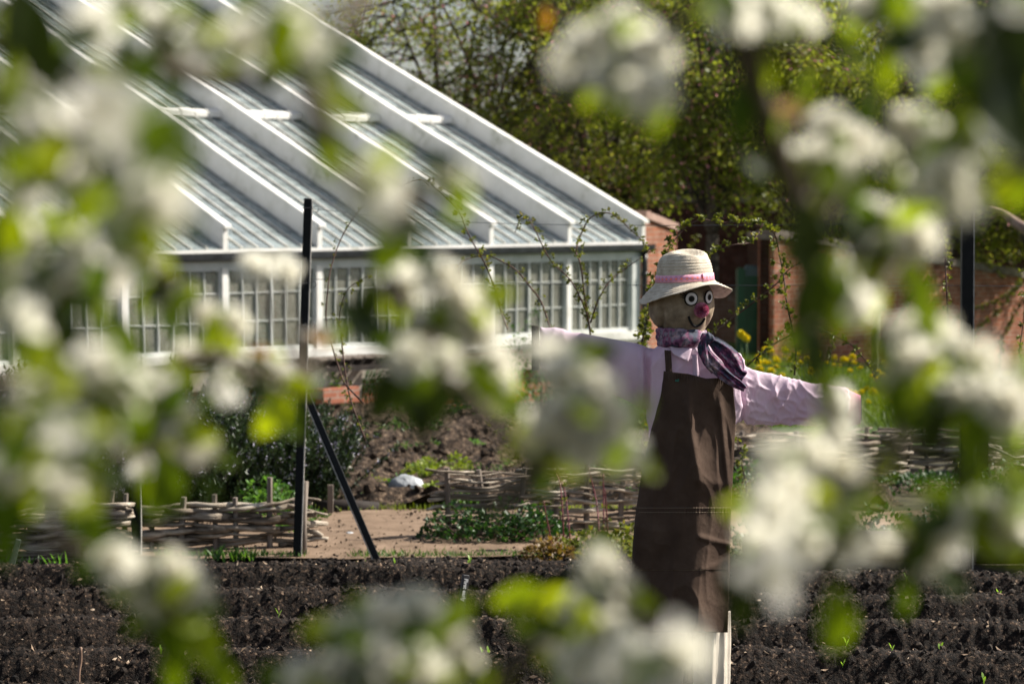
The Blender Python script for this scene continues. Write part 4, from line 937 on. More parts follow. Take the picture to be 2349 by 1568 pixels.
def band(name,a0,a1,off,par,z0=.001,z1=.0275,m_=128):
    V=[]
    for k in range(m_+1):
        a=a0+(a1-a0)*k/m_
        for z in (z0,z1):
            r=np.interp(z,[p_[1] for p_ in prof[:5]],[p_[0] for p_ in prof[:5]])+off; V.append(hatpt(r*math.cos(a),r*math.sin(a)*1.08,z))
    F=[(2*k,2*k+2,2*k+3,2*k+1) for k in range(m_)]; me_o=obj(name,V,F,BAND,par); me_=me_o.data; uv=me_.uv_layers.new(name='UVMap')
    for pl_ in me_.polygons:
        for li in pl_.loop_indices:
            vi=me_.loops[li].vertex_index; uv.data[li].uv=((a0+(a1-a0)*(vi//2)/m_)/(2*math.pi),vi%2)
    m=me_o.modifiers.new('s','SOLIDIFY'); m.thickness=.0012; m.offset=1; return me_o
hb=band('hat_band',0,2*math.pi,.0008,SCW)
band('band_loop',R_(302),R_(318),.0035,hb,-.001,.0295,10)
mb=MB(); a=hatpt(-.030,-.02,.114); mb.tube(curve([a,a+[.001,0,.012],a+[-.004,0,.006]],4),.0008,5); mb.build('wire_end',WIREM,crown)
# ================================================================== PLANTS
LF_CANE=leafM('bramble_leaf',[(.035,.045,.012),(.085,.105,.018),(.17,.19,.03),(.22,.13,.04)],.38,24,.5,(.28,.72),1.6)
LF_RED=leafM('bronze_leaf',[(.07,.06,.018),(.16,.09,.03),(.20,.16,.03)],.35,30,.5)
CANE=M('cane_bark',[(.35,(.055,.028,.022)),(.6,(.11,.06,.045)),(.75,(.19,.12,.09))],scale=40,rough=.7)
CANER=M('red_cane',[(.35,(.12,.03,.04)),(.7,(.24,.08,.09))],scale=30,rough=.5)
def spray(name,pts,D,label,leaf=LF_CANE,step=20,ls=.019,r0=.0048,r1=.0018,seed=1,red=0,den=1.0,stemmat=None,cat='bramble cane',group='canes trained on the wires'):
    rg=np.random.default_rng(seed)
    if np.isscalar(D): D=[D]*len(pts)
    c=curve([P(x,y,d+.06*math.sin(i*1.3+seed)) for i,((x,y),d) in enumerate(zip(pts,D))],7)
    T=thing(name,c[0],label,cat,group); mb=MB(); mb.tube(c,np.linspace(r0,r1,len(c)),7)
    s=np.r_[0,np.cumsum(np.linalg.norm(np.diff(c,axis=0),axis=1))]; L=s[-1]; st=step*.75/FX*np.mean(D)
    k=st*.5; pos=[];fw=[];sz=[]
    while k<L:
        p=np.array([np.interp(k,s,c[:,i]) for i in range(3)]); dv=rg.normal(size=3); dv[2]=abs(dv[2])*.5+.1; dv/=np.linalg.norm(dv)
        q=p+dv*rg.uniform(.010,.032); mb.tube([p,(p+q)/2+[0,0,.003],q],[.0014,.001,.0008],4)
        m=int(rg.integers(6,13)*den)+1
        for _ in range(m):
            f=dv*.8+rg.normal(0,.75,3); pos.append(q+rg.normal(0,.004,3)); fw.append(f); sz.append(ls*rg.uniform(.4,1.1))
        k+=st*rg.uniform(.45,1.2)
    for _ in range(int(L/.05)):   # prickles
        j=rg.integers(0,len(c)-1); d=rg.normal(size=3); d/=np.linalg.norm(d); mb.tube([c[j],c[j]+d*.008],[.0012,.0002],4)
    mb.build('stem',stemmat or CANE,T)
    leafmesh('foliage',pos,np.array(sz),leaf,T,fwd=np.array(fw),up=rg.normal(size=(len(pos),3))+[0,0,.8],rng=rg,tpl=LEAFG)
    return T
DD=12.3
spray('bramble_cane',[(834,925),(794,883),(781,856),(762,796),(748,740),(751,670),(761,606),(791,530),(841,466),(908,433),(961,413),(984,426)],DD,'thin thorny cane arching high over the glasshouse roof right of the left pole',step=42,ls=.013,den=.7,seed=11)
spray('bramble_cane',[(1164,755),(1147,710),(1131,653),(1111,603),(1084,556),(1068,523),(1051,483),(1018,448),(975,412)],DD+.1,'cane rising from the blossom to meet the tall arch above the glasshouse eaves',step=21,ls=.020,seed=12)
spray('bramble_cane',[(1264,760),(1241,693),(1214,656),(1184,620),(1151,600),(1117,586),(1087,590),(1061,600),(1021,633)],DD+.2,'cane bending left in a low arch across the glasshouse windows',step=27,ls=.017,seed=13)
spray('bramble_cane',[(1354,775),(1349,733),(1334,690),(1317,656),(1297,630),(1267,603),(1247,570),(1231,536),(1211,503),(1192,505),(1181,533)],DD,'cane with bronze tip curling over to the left against the glasshouse gutter',step=17,ls=.020,seed=14,leaf=LF_CANE)
spray('bramble_cane',[(1349,733),(1339,670),(1331,606),(1321,576),(1334,533),(1354,500),(1387,488),(1417,500),(1444,526),(1471,550),(1490,580)],DD,'cane with a leafy arch in front of the right end of the glasshouse gutter',step=16,ls=.020,seed=15)
spray('bramble_cane',[(1354,740),(1371,690),(1397,646),(1434,616),(1466,594)],DD+.1,'side cane slanting right toward the black downpipe',step=24,ls=.017,seed=16)
spray('bramble_cane',[(838,1010),(800,900),(781,760),(781,712),(798,663),(842,634)],DD+.1,'short curved cane beside the left pole against the windows',step=26,ls=.019,seed=17)
spray('bramble_cane',[(1712,838),(1765,796),(1805,773),(1842,760),(1885,758),(1925,776),(1958,796),(1995,843),(2020,900)],DD-.3,'cane arching low over the right sleeve before the brick wall',step=24,ls=.026,seed=18)
spray('bramble_cane',[(1625,772),(1679,730),(1732,690),(1778,653),(1812,616),(1870,584)],DD-.2,'cane slanting up to the right behind the scarf across the green cabinet',step=24,ls=.026,seed=19)
spray('bramble_cane',[(1822,860),(1825,806),(1818,756),(1805,696),(1798,640),(1788,585),(1778,540),(1758,523),(1725,514),(1665,511),(1600,506),(1555,540),(1520,600),(1498,660),(1486,720),(1462,778)],DD-.1,'long cane forming an arch above the straw hat from the downpipe to the right sleeve',step=15,ls=.028,seed=20,den=1.1)
spray('bramble_cane',[(1612,600),(1640,578),(1680,562),(1720,556),(1742,532)],DD-.1,'short leafy cane tip just right of the hat crown',step=16,ls=.026,seed=21)
spray('bramble_cane',[(2172,745),(2172,690),(2168,616),(2165,563),(2148,520),(2105,476),(2070,462)],DD-.3,'cane hanging down left of the thick right pole',step=24,ls=.022,seed=22)
spray('bramble_cane',[(2190,1080),(2330,870),(2338,800),(2348,720),(2352,600)],DD-.3,'cane at the right edge climbing in front of the brick wall',step=26,ls=.022,seed=23)
spray('bramble_cane',[(1462,805),(1478,760),(1492,705),(1505,660),(1540,600)],DD+.3,'leafy cane hugging the black downpipe behind the scarecrow shoulder',step=12,ls=.028,seed=24,den=1.2)
spray('bramble_cane',[(1480,1130),(1478,1060),(1470,1010),(1462,950)],DD,'leafy cane low behind the left edge of the apron',step=16,ls=.026,seed=25)
spray('bramble_cane',[(1185,995),(1255,1050),(1290,1085)],DD,'bare prickly cane lying over the soil toward the hazel fence',step=60,ls=.010,den=.2,seed=26)
spray('bramble_cane',[(1700,1180),(1712,1120),(1700,1060),(1690,1010)],DD-.2,'leafy cane standing right behind the apron edge',step=14,ls=.028,seed=27)
spray('bramble_cane',[(1090,870),(1120,960),(1180,1020),(1240,1060)],DD+.3,'green leafy cane crossing behind the big central blossom',step=18,ls=.022,seed=28)
spray('bramble_cane',[(2070,1010),(2110,960),(2150,890),(2160,860)],DD-.1,'cane standing above the short hazel panel at the right',step=24,ls=.022,seed=29)
# raspberry canes in front of the hazel fence
for i,(pts,l) in enumerate(([[(1269,1267),(1257,1205),(1246,1147)],'leftmost red raspberry cane with a leafy top before the hazel fence'],[[(1293,1249),(1290,1180),(1284,1110),(1270,1075),(1257,1050)],'second red raspberry cane from the left leaning left at the top'],[[(1308,1249),(1303,1190),(1295,1128),(1275,1070)],'third red raspberry cane from the left'],[[(1374,1222),(1370,1170),(1363,1128),(1346,1064)],'red raspberry cane bending left in the middle of the group'],[[(1385,1219),(1384,1150),(1383,1085)],'straight red raspberry cane just left of the last one'],[[(1393,1234),(1391,1180),(1387,1121)],'rightmost short red raspberry cane'])):
    D=G(1290,1262)[1]-.02*i; spray('raspberry_cane',pts,D,l,step=70 if i else 48,ls=.018,r0=.0048,r1=.003,seed=40+i,den=1.0,stemmat=CANER,cat='raspberry cane',group='red raspberry canes by the hazel fence')
def clump(name,c,rx,ry,h,n,ls,mat,label,cat,seed,tpl=LEAF6,stem=True,group=None,mi=None,fw_up=.5,shape=1.0):
    rg=np.random.default_rng(seed); c=np.asarray(c,float)
    T=thing(name,c,label,cat,group)
    a=rg.uniform(0,2*math.pi,n); r=rg.uniform(0,1,n)**.5; x=c[0]+rx*r*np.cos(a); y=c[1]+ry*r*np.sin(a)
    hh=h*(1-r**2*.8*shape)*(.55+.9*vn(np.stack([x*5,y*5,0*x+seed],-1),seed)); z=c[2]+hh*rg.uniform(.25,1,n)**.7
    pos=np.stack([x,y,z],-1); f=np.stack([np.cos(a)*r,np.sin(a)*r,np.full(n,fw_up)],-1)+rg.normal(0,.55,(n,3))
    leafmesh('foliage',pos,ls*rg.uniform(.5,1.3,n),mat,T,fwd=f,up=rg.normal(0,.5,(n,3))+[0,-.2,1],rng=rg,tpl=tpl,mi=mi)
    if stem:
        mb=MB()
        for k in range(max(6,min(40,n//20))): q=pos[rg.integers(0,n)]; b=c+np.array([(q[0]-c[0])*.5,(q[1]-c[1])*.5,-.02]); mb.tube([b,(b+q)/2+rg.normal(0,.01,3),q],[.004,.003,.0015],4)
        mb.build('stems',CANE,T)
    return T
LG=leafM('mid_green_leaf',[(.02,.06,.010),(.05,.12,.02),(.10,.19,.03)],.35,14); LD=leafM('dark_green_leaf',[(.008,.028,.006),(.02,.06,.012),(.05,.12,.025)],.3,16)
LY=leafM('lime_leaf',[(.10,.14,.015),(.18,.24,.02),(.28,.32,.04)],.4,12); LB=leafM('light_green_leaf',[(.06,.15,.03),(.12,.27,.06),(.2,.36,.09)],.45,12)
g=G(1130,1238); clump('leafy_plant',g,.42,.22,.23,900,.045,LD,'large dark green leafy plant growing at the foot of the hazel fence','plant',61)
g=G(1215,1235); clump('leafy_plant',g,.25,.2,.17,520,.042,LD,'smaller dark green plant beside the raspberry canes','plant',62)
g=G(1020,1236); clump('leafy_plant',g,.17,.12,.06,180,.035,LD,'sprawling dark weed at the left foot of the hazel fence','plant',63)
g=G(1262,1292); clump('strawberry_plant',g,.16,.12,.13,300,.045,LF_RED,'bronze leaved low plant at the left of the pair by the apron','plant',64)
g=G(1370,1285); clump('strawberry_plant',g,.30,.15,.16,650,.045,LF_CANE,'yellowish green and bronze leafy plant touching the left side of the apron','plant',65)
g=G(1440,1270); clump('strawberry_plant',g,.15,.15,.15,300,.05,LF_CANE,'pointed leaved low plant directly behind the brown apron','plant',66)
# weeds on the dug soil
for i,(px,py,rx,h,n,m,l) in enumerate(((725,1112,.21,.15,420,LY,'lime green feathery weed right of the left pole'),(985,1115,.20,.15,420,LY,'broad lime weed left of the hazel fence end stake'),(1045,1105,.16,.12,260,LY,'lime weed touching the hazel fence end stake'),(860,1130,.12,.06,150,LY,'small lime weed left of the pale grey stone'),(1000,1150,.14,.06,200,LY,'flat lime weed between the stone and the fence'),(1060,1190,.13,.1,200,LG,'green weed at the foot of the fence end stake'),(980,1090,.1,.06,140,LY,'little mossy weed on the ridge of dug soil'),(1092,1036,.10,.05,40,LB,'bright lettuce seedling in the middle of the dug soil'),(876,1018,.10,.05,34,LB,'pair of bright seedlings at left of the dug soil'),(950,1090,.05,.03,20,LB,'tiny bright seedling below the dug ridge'),(1155,1010,.09,.05,40,LB,'bright seedling near the red stemmed cane'),(975,1005,.18,.26,260,LG,'wispy upright weed in the middle of the dug soil'),(910,960,.25,.25,260,LG,'grassy weed behind the hanging green leaf'),(690,1080,.12,.2,150,LG,'weed hidden just behind the left pole'))):
    clump('weed',G(px,py,.05),rx,rx*.7,h*1.2,int(n*1.4),.034 if m is not LY else .03,m,l,'weed',80+i,tpl=LEAF4 if m is LY else LEAF6,stem=False,group='weeds on the dug soil')
# small weeds, all alike
wd=clump('small_weed',(0,0,0),.06,.05,.05,46,.022,LG,'small green weed among the brown clods of the dug soil','weed',140,stem=False,group='small weeds on the dug soil')
rgw=np.random.default_rng(5)
def cpy(o,parent=None):
    c=o.copy(); COL.objects.link(c); c.parent=parent
    for ch in o.children: cpy(ch,c)
    return c
for i in range(60):
    x=rgw.uniform(-2.6,1.0); y=15.9+12*rgw.uniform(0,1)**1.3; o=wd if i==0 else cpy(wd); o.location=(x,y,float(midz(np.array(x),np.array(y)))); k=rgw.uniform(.7,2.2); o.scale=(k,k,k*rgw.uniform(.6,1.3)); o.rotation_euler=(0,0,rgw.uniform(0,6))
# climbers on the brick walls
for i,(pts,l,rr_) in enumerate(([[(2120,850),(2150,780),(2210,720),(2290,690),(2348,650)],'trained climber slanting right across the sunlit brick wall, lowest of its branches',.014],[[(2210,850),(2240,760),(2300,700),(2340,640)],'climber with thin dark stems beside the thick right pole on the brick wall',.012],[[(2290,850),(2300,770),(2340,700),(2400,640)],'climber at the right edge spreading over the brick wall',.012],[[(2060,850),(2050,760),(2090,690),(2130,640)],'climber on the brick wall left of the thick right pole',.010],[[(1900,830),(1920,740),(1960,680),(2010,640)],'climber on the brick wall behind the dark blossom stem',.010],[[(2300,640),(2240,590),(2180,560),(2080,560)],'leafy shoot trailing along the wall coping at the right',.012],[[(1560,830),(1580,700),(1570,600),(1600,540)],'climber on the dark wall just right of the straw hat',.010],[[(1800,560),(1850,540),(1920,560),(1990,590)],'leafy shoot trailing along the wall coping above the dandelions',.012])):
    spray('wall_climber',pts,36.4+.004*(pts[0][0]-1776),l,step=10,ls=.06,r0=rr_,r1=.006,seed=170+i,den=1.3,cat='climbing plant',group='climbers on the brick walls')
g=G(722,950); clump('bright_plant',g,.42,.35,.62,800,.075,LB,'bright green plant at the greenhouse base just right of the left pole','plant',101)
g=G(905,930); clump('leafy_plant',g,.45,.3,.55,700,.07,LG,'green plant against the greenhouse base left of centre','plant',102)
g=G(870,942); clump('dark_bush',g,.36,.4,.62,1200,.05,LD,'dark rounded bush beside the tan stone block','bush',103)
g=G(1235,965); clump('leafy_bush',g,1.0,.7,.95,2600,.06,LG,'wide fresh green bush behind the left sleeve of the scarecrow','bush',104)
g=G(1420,1010); clump('leafy_bush',g,.5,.5,.5,1400,.045,LG,'green bush low behind the left side of the apron','bush',105)
g=G(1100,925); clump('leafy_bush',g,.6,.3,.5,900,.06,LG,'green growth along the greenhouse base behind the central blossom','bush',106)
g=G(600,1180); clump('bright_plant',g,.22,.2,.22,420,.05,LB,'bright green plant growing behind the left hazel fence stakes','plant',107)
g=G(640,1195); clump('grassy_plant',g,.3,.2,.17,420,.05,LG,'tufted green plant between the left hazel fence and the wooden stake','plant',108)
g=G(1730,1150); clump('leafy_plant',g,.35,.3,.3,700,.05,LG,'green plant right of the apron before the pale hazel fence','plant',109)
for i,(px,py,rx,h,l) in enumerate(((1980,1290,.6,.28,'dark low plant before the shaded logs, left one'),(2230,1270,.6,.33,'dark low plant before the shaded logs, by the thick right pole'),(1830,1280,.5,.28,'dark low plant right of the apron pocket'),(2130,1120,.5,.12,'trailing plant under the short hazel panel'),(2330,1180,.5,.35,'dark plant at the right edge below the tumbledown fence'))):
    clump('leafy_plant',G(px,py),rx,.4,h,900,.05,LD,l,'plant',120+i)
# daffodil-like spikes by lower left fence
def spikes(c,n,h,w,label,seed,mat=LB,nm='grass_tuft'):
    rg=np.random.default_rng(seed); V=[];F=[]; c=np.asarray(c,float)
    for _ in range(n):
        b=c+np.array([rg.uniform(-w,w),rg.uniform(-w,w)*.6,0]); d=rg.normal(0,.28,3); d[2]=1; d/=np.linalg.norm(d); L=h*rg.uniform(.5,1.1); s=np.cross(d,rg.normal(size=3)); s/=np.linalg.norm(s); s*=.006
        k=len(V); bend=np.array([d[0],d[1],-.15])*L*.35
        for t,wd in ((0,.8),(.4,1),(.75,.7),(1,.05)): q=b+d*L*t+bend*t*t; V+= [q-s*wd,q+s*wd]
        for j in range(3): F.append((k+2*j,k+2*j+1,k+2*j+3,k+2*j+2))
    o=obj(nm,V,F,mat,None,True,org=c); tag(o,label,'grass tuft'); return o
spikes(G(212,1272),26,.24,.05,'tall green blades by the join of the two left hazel fences',1)
spikes(G(135,1310),14,.13,.05,'short green blades before the lower left hazel fence',2)
spikes(G(8,1306),30,.10,.07,'small green tuft at the left edge beside the leaning label',3,LG)
spikes(G(60,1306),20,.08,.06,'little weed right of the leaning label',4,LG)
spikes(G(500,1285),26,.10,.12,'sparse grass before the middle of the left hazel fence',5,LG)
spikes(G(555,1283),30,.08,.07,'sparse grass tuft left of the left pole foot',6,LG)
spikes(G(640,1220),24,.15,.1,'grassy blades by the wooden stake',7,LB)
spikes(G(1260,940),50,.55,.3,'long grass by the greenhouse base at centre',8,LG)
LGR=leafM('lawn_blade',[(.04,.075,.010),(.09,.14,.015),(.15,.20,.02)],.35,1.5)
# grass verge along the bed, lawn grass
def grass(name,n,zone,h,label,seed,mat,w=.0035,zf=zg):
    rg=np.random.default_rng(seed); x,y=zone(rg,n); z=zf(x,y)+.012; d=rg.normal(0,.45,(n,3)); d[:,2]=1; pos=np.stack([x,y,z],-1)
    TP=([(-.5,0,0),(.5,0,0),(.35,.55,.05),(-.35,.55,.05),(0,1,.22),(0,1,.22)],[(0,1,2,3),(3,2,4,5)])
    sz=h*rg.uniform(.4,1.2,n); V,F=inst(np.array(TP[0])*np.array([w/h*1.6,1,1]),np.array(TP[1]),rots(d,rg),pos,sz)
    o=obj(name,V,F,mat); tag(o,label,'grass',None,'stuff')
def verge(rg,n):
    x=rg.uniform(-3.2,2.8,n); k=vn(np.stack([x*3,0*x,0*x],-1),9)>.42; x=x[k]; x=np.resize(x,n); return x+rg.normal(0,.02,n),13.14+np.abs(rg.normal(0,.07,n))-.05*vn(np.stack([x*4,0*x,0*x],-1),3)
grass('verge_grass',2600,verge,.035,'thin strip of small green weeds between the soil bed and the path',3,LG)
def verge2(rg,n): return rg.uniform(-3,.8,n),rg.normal(15.75,.12,n)
grass('path_edge_weeds',1800,verge2,.04,'low green weeds at the far edge of the sandy path',4,LY)
grass('lawn_grass',34000,lambda rg,n:(rg.uniform(2.2,10.5,n),rg.uniform(25,39.5,n)**1.0),.17,'rough green grass before the sunlit brick wall',5,LGR,.010)
# dandelions
DY=M('dandelion_yellow',[(.4,(.80,.64,.01)),(.7,(.90,.80,.03))],scale=40,rough=.8)
def dand():
    T=thing('dandelion',(0,0,0),'yellow dandelion flower in the rough grass below the sunlit brick wall','dandelion','dandelions in the grass')
    rg=np.random.default_rng(2); n=60; a=rg.uniform(0,2*math.pi,n); e=rg.uniform(.1,1.3,n); f=np.stack([np.cos(a)*np.cos(e),np.sin(a)*np.cos(e),np.sin(e)],-1)
    leafmesh('flower_head',np.tile([0,0,.18],(n,1)),np.full(n,.045),DY,T,fwd=f,rng=rg,tpl=LEAF4)
    mb=MB(); mb.tube([[0,0,-.03],[.005,0,.09],[0,0,.18]],.003,5); mb.build('stalk',LG,T); return T
d0=dand(); rg=np.random.default_rng(77); first=True
def copy_tree(o,parent=None):
    c=o.copy(); COL.objects.link(c); c.parent=parent
    for ch in o.children: copy_tree(ch,c)
    return c
for i in range(105):
    px=rg.uniform(1690,2348) if i%3 else rg.uniform(1720,2100); D=rg.uniform(27,37.5); x=(px-CX)/FX*D; z=float(zg(x,D))
    o=d0 if first else copy_tree(d0); first=False; o.location=(x,D,z); s=rg.uniform(.8,1.6); o.scale=(s,s,s); o.rotation_euler=(rg.normal(0,.2),rg.normal(0,.2),rg.uniform(0,6))
p=P(1693,772,12.2)
for k,(px,py) in enumerate(((1699,766),(1711,775))):
    c=P(px,py,27.0); T=thing('tall_yellow_flower',[c[0],c[1],float(zg(c[0],c[1]))],('left one','right one')[k]+' of two tall yellow flowers before the green cabinet','flower')
    n=60; f=RNG.normal(size=(n,3)); leafmesh('flower_head',np.tile(c,(n,1)),np.full(n,.055),DY,T,fwd=f,tpl=LEAF4)
    mb=MB(); mb.tube([ORG[T.name],(ORG[T.name]+c)/2+[.02,0,0],c],.008,5); mb.build('stalk',LG,T)
# seedlings pushing through the bed
SEED=leafM('seedling_leaf',[(.20,.38,.05),(.32,.50,.10)],.4,30)
def seedl():
    T=thing('seedling',(0,0,0),'tiny bright green seedling pushing through the dark soil rows','seedling','seedlings in the soil bed')
    V=[];F=[]
    for q,(a,L) in enumerate(((.3,.034),(3.3,.026))):
        s=np.array([math.cos(a),math.sin(a),0]); p=np.array([-s[1],s[0],0]); k=len(V)
        for t,w in ((0,.0012),(.35,.002),(.7,.0042),(.9,.003),(1,.0004)): c=s*L*.4*t*t+np.array([0,0,L*t]); V+=[c-p*w,c+p*w]
        for j in range(4): F.append((k+2*j,k+2*j+1,k+2*j+3,k+2*j+2))
    obj('leaf_pair',V,F,SEED,T); return T
s0=seedl(); first=True
sp=[(1325,1345),(905,1345),(823,1300),(838,1280),(1078,1350),(943,1375),(1162,1528),(1180,1526),(1320,1563),(1087,1568),(1190,1430),(1142,1590),(935,1345),(1074,1312),(100,1536),(150,1532),(370,1550),(785,1560),(900,1540),(1095,1590),(1105,1575),(1120,1560),(2045,1530),(2135,1560),(2155,1565),(2230,1565),(2256,1568),(1932,1572),(1940,1568),(835,1400),(780,1395),(690,1330),(330,1500),(60,1490),(2110,1480),(2290,1440),(2180,1400),(1985,1330),(2080,1325),(2300,1345),(1760,1480),(1700,1350),(1085,1540),(1045,1430),(1065,1432),(640,1490),(690,1500)]
for i,(px,py) in enumerate(sp):
    D=11.0
    for _ in range(30):
        q=P(px,py,D); z=float(bedz(np.array(q[0]),np.array(D))); b=(CY-py)/FX; s=(-SP+b*CP)/(CP+b*SP); D=.5*D+.5*min(13.05,max(8.6,(z-CAMZ)/s))
    q=P(px,py,D); z=float(bedz(np.array(q[0]),np.array(D)))
    o=s0 if first else copy_tree(s0); first=False; o.location=(q[0],D,z); k=rg.uniform(.7,1.5); o.scale=(k,k,k); o.rotation_euler=(0,0,rg.uniform(0,6))
# rosemary
ROS=leafM('rosemary_leaf',[(.010,.022,.008),(.030,.055,.022),(.07,.11,.05)],.15,12)
LAV=M('pale_lilac_petal',[(.4,(.42,.40,.55)),(.7,(.62,.60,.70))],scale=20,rough=.9)
def rosemary(px,py,rx,h,label,seed,nst):
    rg=np.random.default_rng(seed); c=G(px,py); T=thing('rosemary_bush',c,label,'bush'); pos=[];fw=[];sz=[];fp=[];mb=MB()
    for k in range(nst):
        a=rg.uniform(0,2*math.pi); r=rg.uniform(0,1)**.5; b=c+np.array([rx*.75*r*math.cos(a),rx*.6*r*math.sin(a),0]); d=np.array([.45*r*math.cos(a)+rg.normal(0,.2),.45*r*math.sin(a)+rg.normal(0,.2),1.]); d/=np.linalg.norm(d); L=h*(1.05-.35*r)*rg.uniform(.65,1.1)
        tip=b+d*L; md=(b+tip)/2+rg.normal(0,.02,3); cv=curve([b,md,tip],6); mb.tube(cv,[.004,.0012],4)
        m=110
        for t in rg.uniform(.12,1,m): q=np.array([np.interp(t*(len(cv)-1),np.arange(len(cv)),cv[:,i]) for i in range(3)]); pos.append(q); fw.append(d*.9+rg.normal(0,.6,3)); sz.append(rg.uniform(.024,.046))
        if rg.random()<.42:
            for t in rg.uniform(.45,.98,9): fp.append(np.array([np.interp(t*(len(cv)-1),np.arange(len(cv)),cv[:,i]) for i in range(3)])+rg.normal(0,.008,3))
    mb.build('stems',DKW,T); leafmesh('foliage',pos,np.array(sz),ROS,T,fwd=np.array(fw),rng=rg,tpl=([(0,0,0),(.15,.4,.03),(0,1,0),(-.15,.4,.03)],[(0,1,2,3)]))
    fp=np.repeat(np.array(fp),3,0); leafmesh('blossom',fp,rg.uniform(.010,.018,len(fp)),LAV,T,rng=rg,tpl=([(0,0,0),(.4,.5,.1),(0,1,0),(-.4,.5,.1)],[(0,1,2,3)]))
rosemary(610,1160,.62,.80,'dark rosemary bush with pale lilac flowers just left of the left pole',1,420)
rosemary(330,1175,.85,1.0,'large dark rosemary bush with pale flowers behind the short black post',2,700)
rosemary(40,1160,.9,.95,'rosemary bush with white flowers at the left edge of the picture',3,600)
# ================================================================== FRUIT TREES BEHIND
LA=[leafM('apple_leaf',[(.07,.10,.018),(.16,.195,.032),(.28,.31,.055),(.42,.39,.13)],.5,1.3,.5,(.3,.72)),M('apple_bud',[(.35,(.45,.13,.15)),(.65,(.66,.32,.34)),(.8,(.75,.58,.56))],scale=6,rough=.8)]
BARK=M('apple_bark',[(.3,(.035,.028,.022)),(.55,(.09,.075,.06)),(.75,(.2,.18,.15))],scale=9,rough=.9,bumps=[(40,.6,.02)])
def fruit_tree(px,D,zc,rx,rz,seed,label,ncl=150,nl=110,ls=.085,buds=.14,mats=LA,name='apple_tree',ry=None,thr=.40,cat='tree',bark=BARK,sig=.24,trunk=.16):
    rg=np.random.default_rng(seed); x0=(px-CX)/FX*D; z0=float(zg(x0,D))-.1; base=np.array([x0,D,z0]); T=thing(name,base,label,cat)
    ry=ry or rx*.8; C=np.array([x0,D,zc]); fork=base+np.array([rg.normal(0,.1),0,max(1.0,(zc-z0)*.42)])
    mb=MB(); mb.tube(curve([base,(base+fork)/2+rg.normal(0,.06,3),fork],5),[trunk,trunk*.75,trunk*.7],9)
    limbs=[]
    for k in range(9):
        a=2*math.pi*k/9+rg.normal(0,.25); e=rg.uniform(.15,1.1); d=np.array([math.cos(a)*math.cos(e),math.sin(a)*math.cos(e),math.sin(e)]); tip=C+d*np.array([rx,ry,rz])*rg.uniform(.55,.8)
        m1=fork+(tip-fork)*.45+rg.normal(0,.18,3)+np.array([0,0,.1]); cv=curve([fork,m1,tip],8); limbs.append(cv); mb.tube(cv,[trunk*.5,trunk*.28,trunk*.10],7)
    tr=mb.build('trunk',bark,T); LP=np.concatenate(limbs)
    cl=[]
    while len(cl)<ncl:
        d=rg.normal(size=3); d/=np.linalg.norm(d); q=C+d*rg.uniform(.25,1.0)**.45*np.array([rx,ry,rz])
        if vn(q*.95+seed,seed)>thr*rg.uniform(.8,1.2) and q[2]>z0+.6: cl.append(q)
    cl=np.array(cl); pos=[];fw=[];mi=[];sz=[]; mb=MB()
    for q in cl:
        j=np.argmin(np.linalg.norm(LP-q,axis=1)+rg.uniform(0,.4,len(LP))); s=LP[j]; m1=(s+q)/2+rg.normal(0,.10,3); cv=curve([s,m1,q],4); mb.tube(cv,[.022,.007],5)
        for _ in range(4): t=q+rg.normal(0,sig*1.25,3); mb.tube([cv[rg.integers(3,len(cv))],(q+t)/2+rg.normal(0,.03,3),t],[.008,.004],4)
        k=int(nl*rg.uniform(.5,1.4)); pp=q+rg.normal(0,sig,(k,3))*np.array([1.15,1.1,.85]); pos.append(pp); fw.append(rg.normal(size=(k,3))+[0,0,.15]); b=rg.random(k)<buds; mi.append(b.astype(int)); sz.append(np.where(b,ls*.62,ls)*rg.uniform(.5,1.25,k))
    mb.build('twigs',bark,T)
    pos=np.concatenate(pos); leafmesh('crown',pos,np.concatenate(sz),mats,T,fwd=np.concatenate(fw),rng=rg,tpl=([(0,0,0),(.38,.45,.1),(0,1,-.06),(-.38,.45,.1)],[(0,1,2,3)]),mi=np.concatenate(mi))
fruit_tree(1050,46,4.7,3.0,2.2,201,'apple tree with pink buds showing sky through its crown above the glasshouse roof',200,90,.085,.24,sig=.25,thr=.44)
fruit_tree(1370,44,3.9,2.3,2.5,202,'apple tree with pink buds at the right of the long glasshouse roof slope',250,135,.085,.20)
fruit_tree(1640,42,3.95,2.1,2.25,203,'dense apple tree with pink buds above the scarecrow hat',250,135,.085,.16)
fruit_tree(1900,43,3.3,2.3,2.4,204,'apple tree standing behind the middle of the sunlit brick wall',170,95,.085,.14)
fruit_tree(2160,41,2.9,2.2,2.3,205,'loose twiggy apple tree behind the thick right pole',170,90,.085,.10)
fruit_tree(2400,40,2.8,2.0,2.2,206,'apple tree at the right edge of the picture',200,100,.085,.08)
LDK=[leafM('evergreen_leaf',[(.012,.024,.009),(.028,.050,.018),(.055,.085,.03)],.15,1.2)]
for i,(px,D,zc,rx,rz,l) in enumerate(((1330,62,1.9,3.0,2.6,'dark evergreen tree behind the glasshouse end of the orchard'),(1560,60,3.2,3.0,3.6,'tall dark evergreen tree behind the second apple tree'),(1830,63,2.4,3.2,3.4,'dark evergreen tree far behind the brick wall, middle one'),(2080,61,2.2,2.9,3.1,'dark evergreen tree far behind, right of the middle'),(2330,60,4.2,3.0,4.6,'dark evergreen tree at the right edge far behind'))):
    fruit_tree(px,D,zc,rx,rz,300+i,l,260,130,.17,0,LDK,'evergreen_tree',thr=.30,sig=.42,trunk=.25)
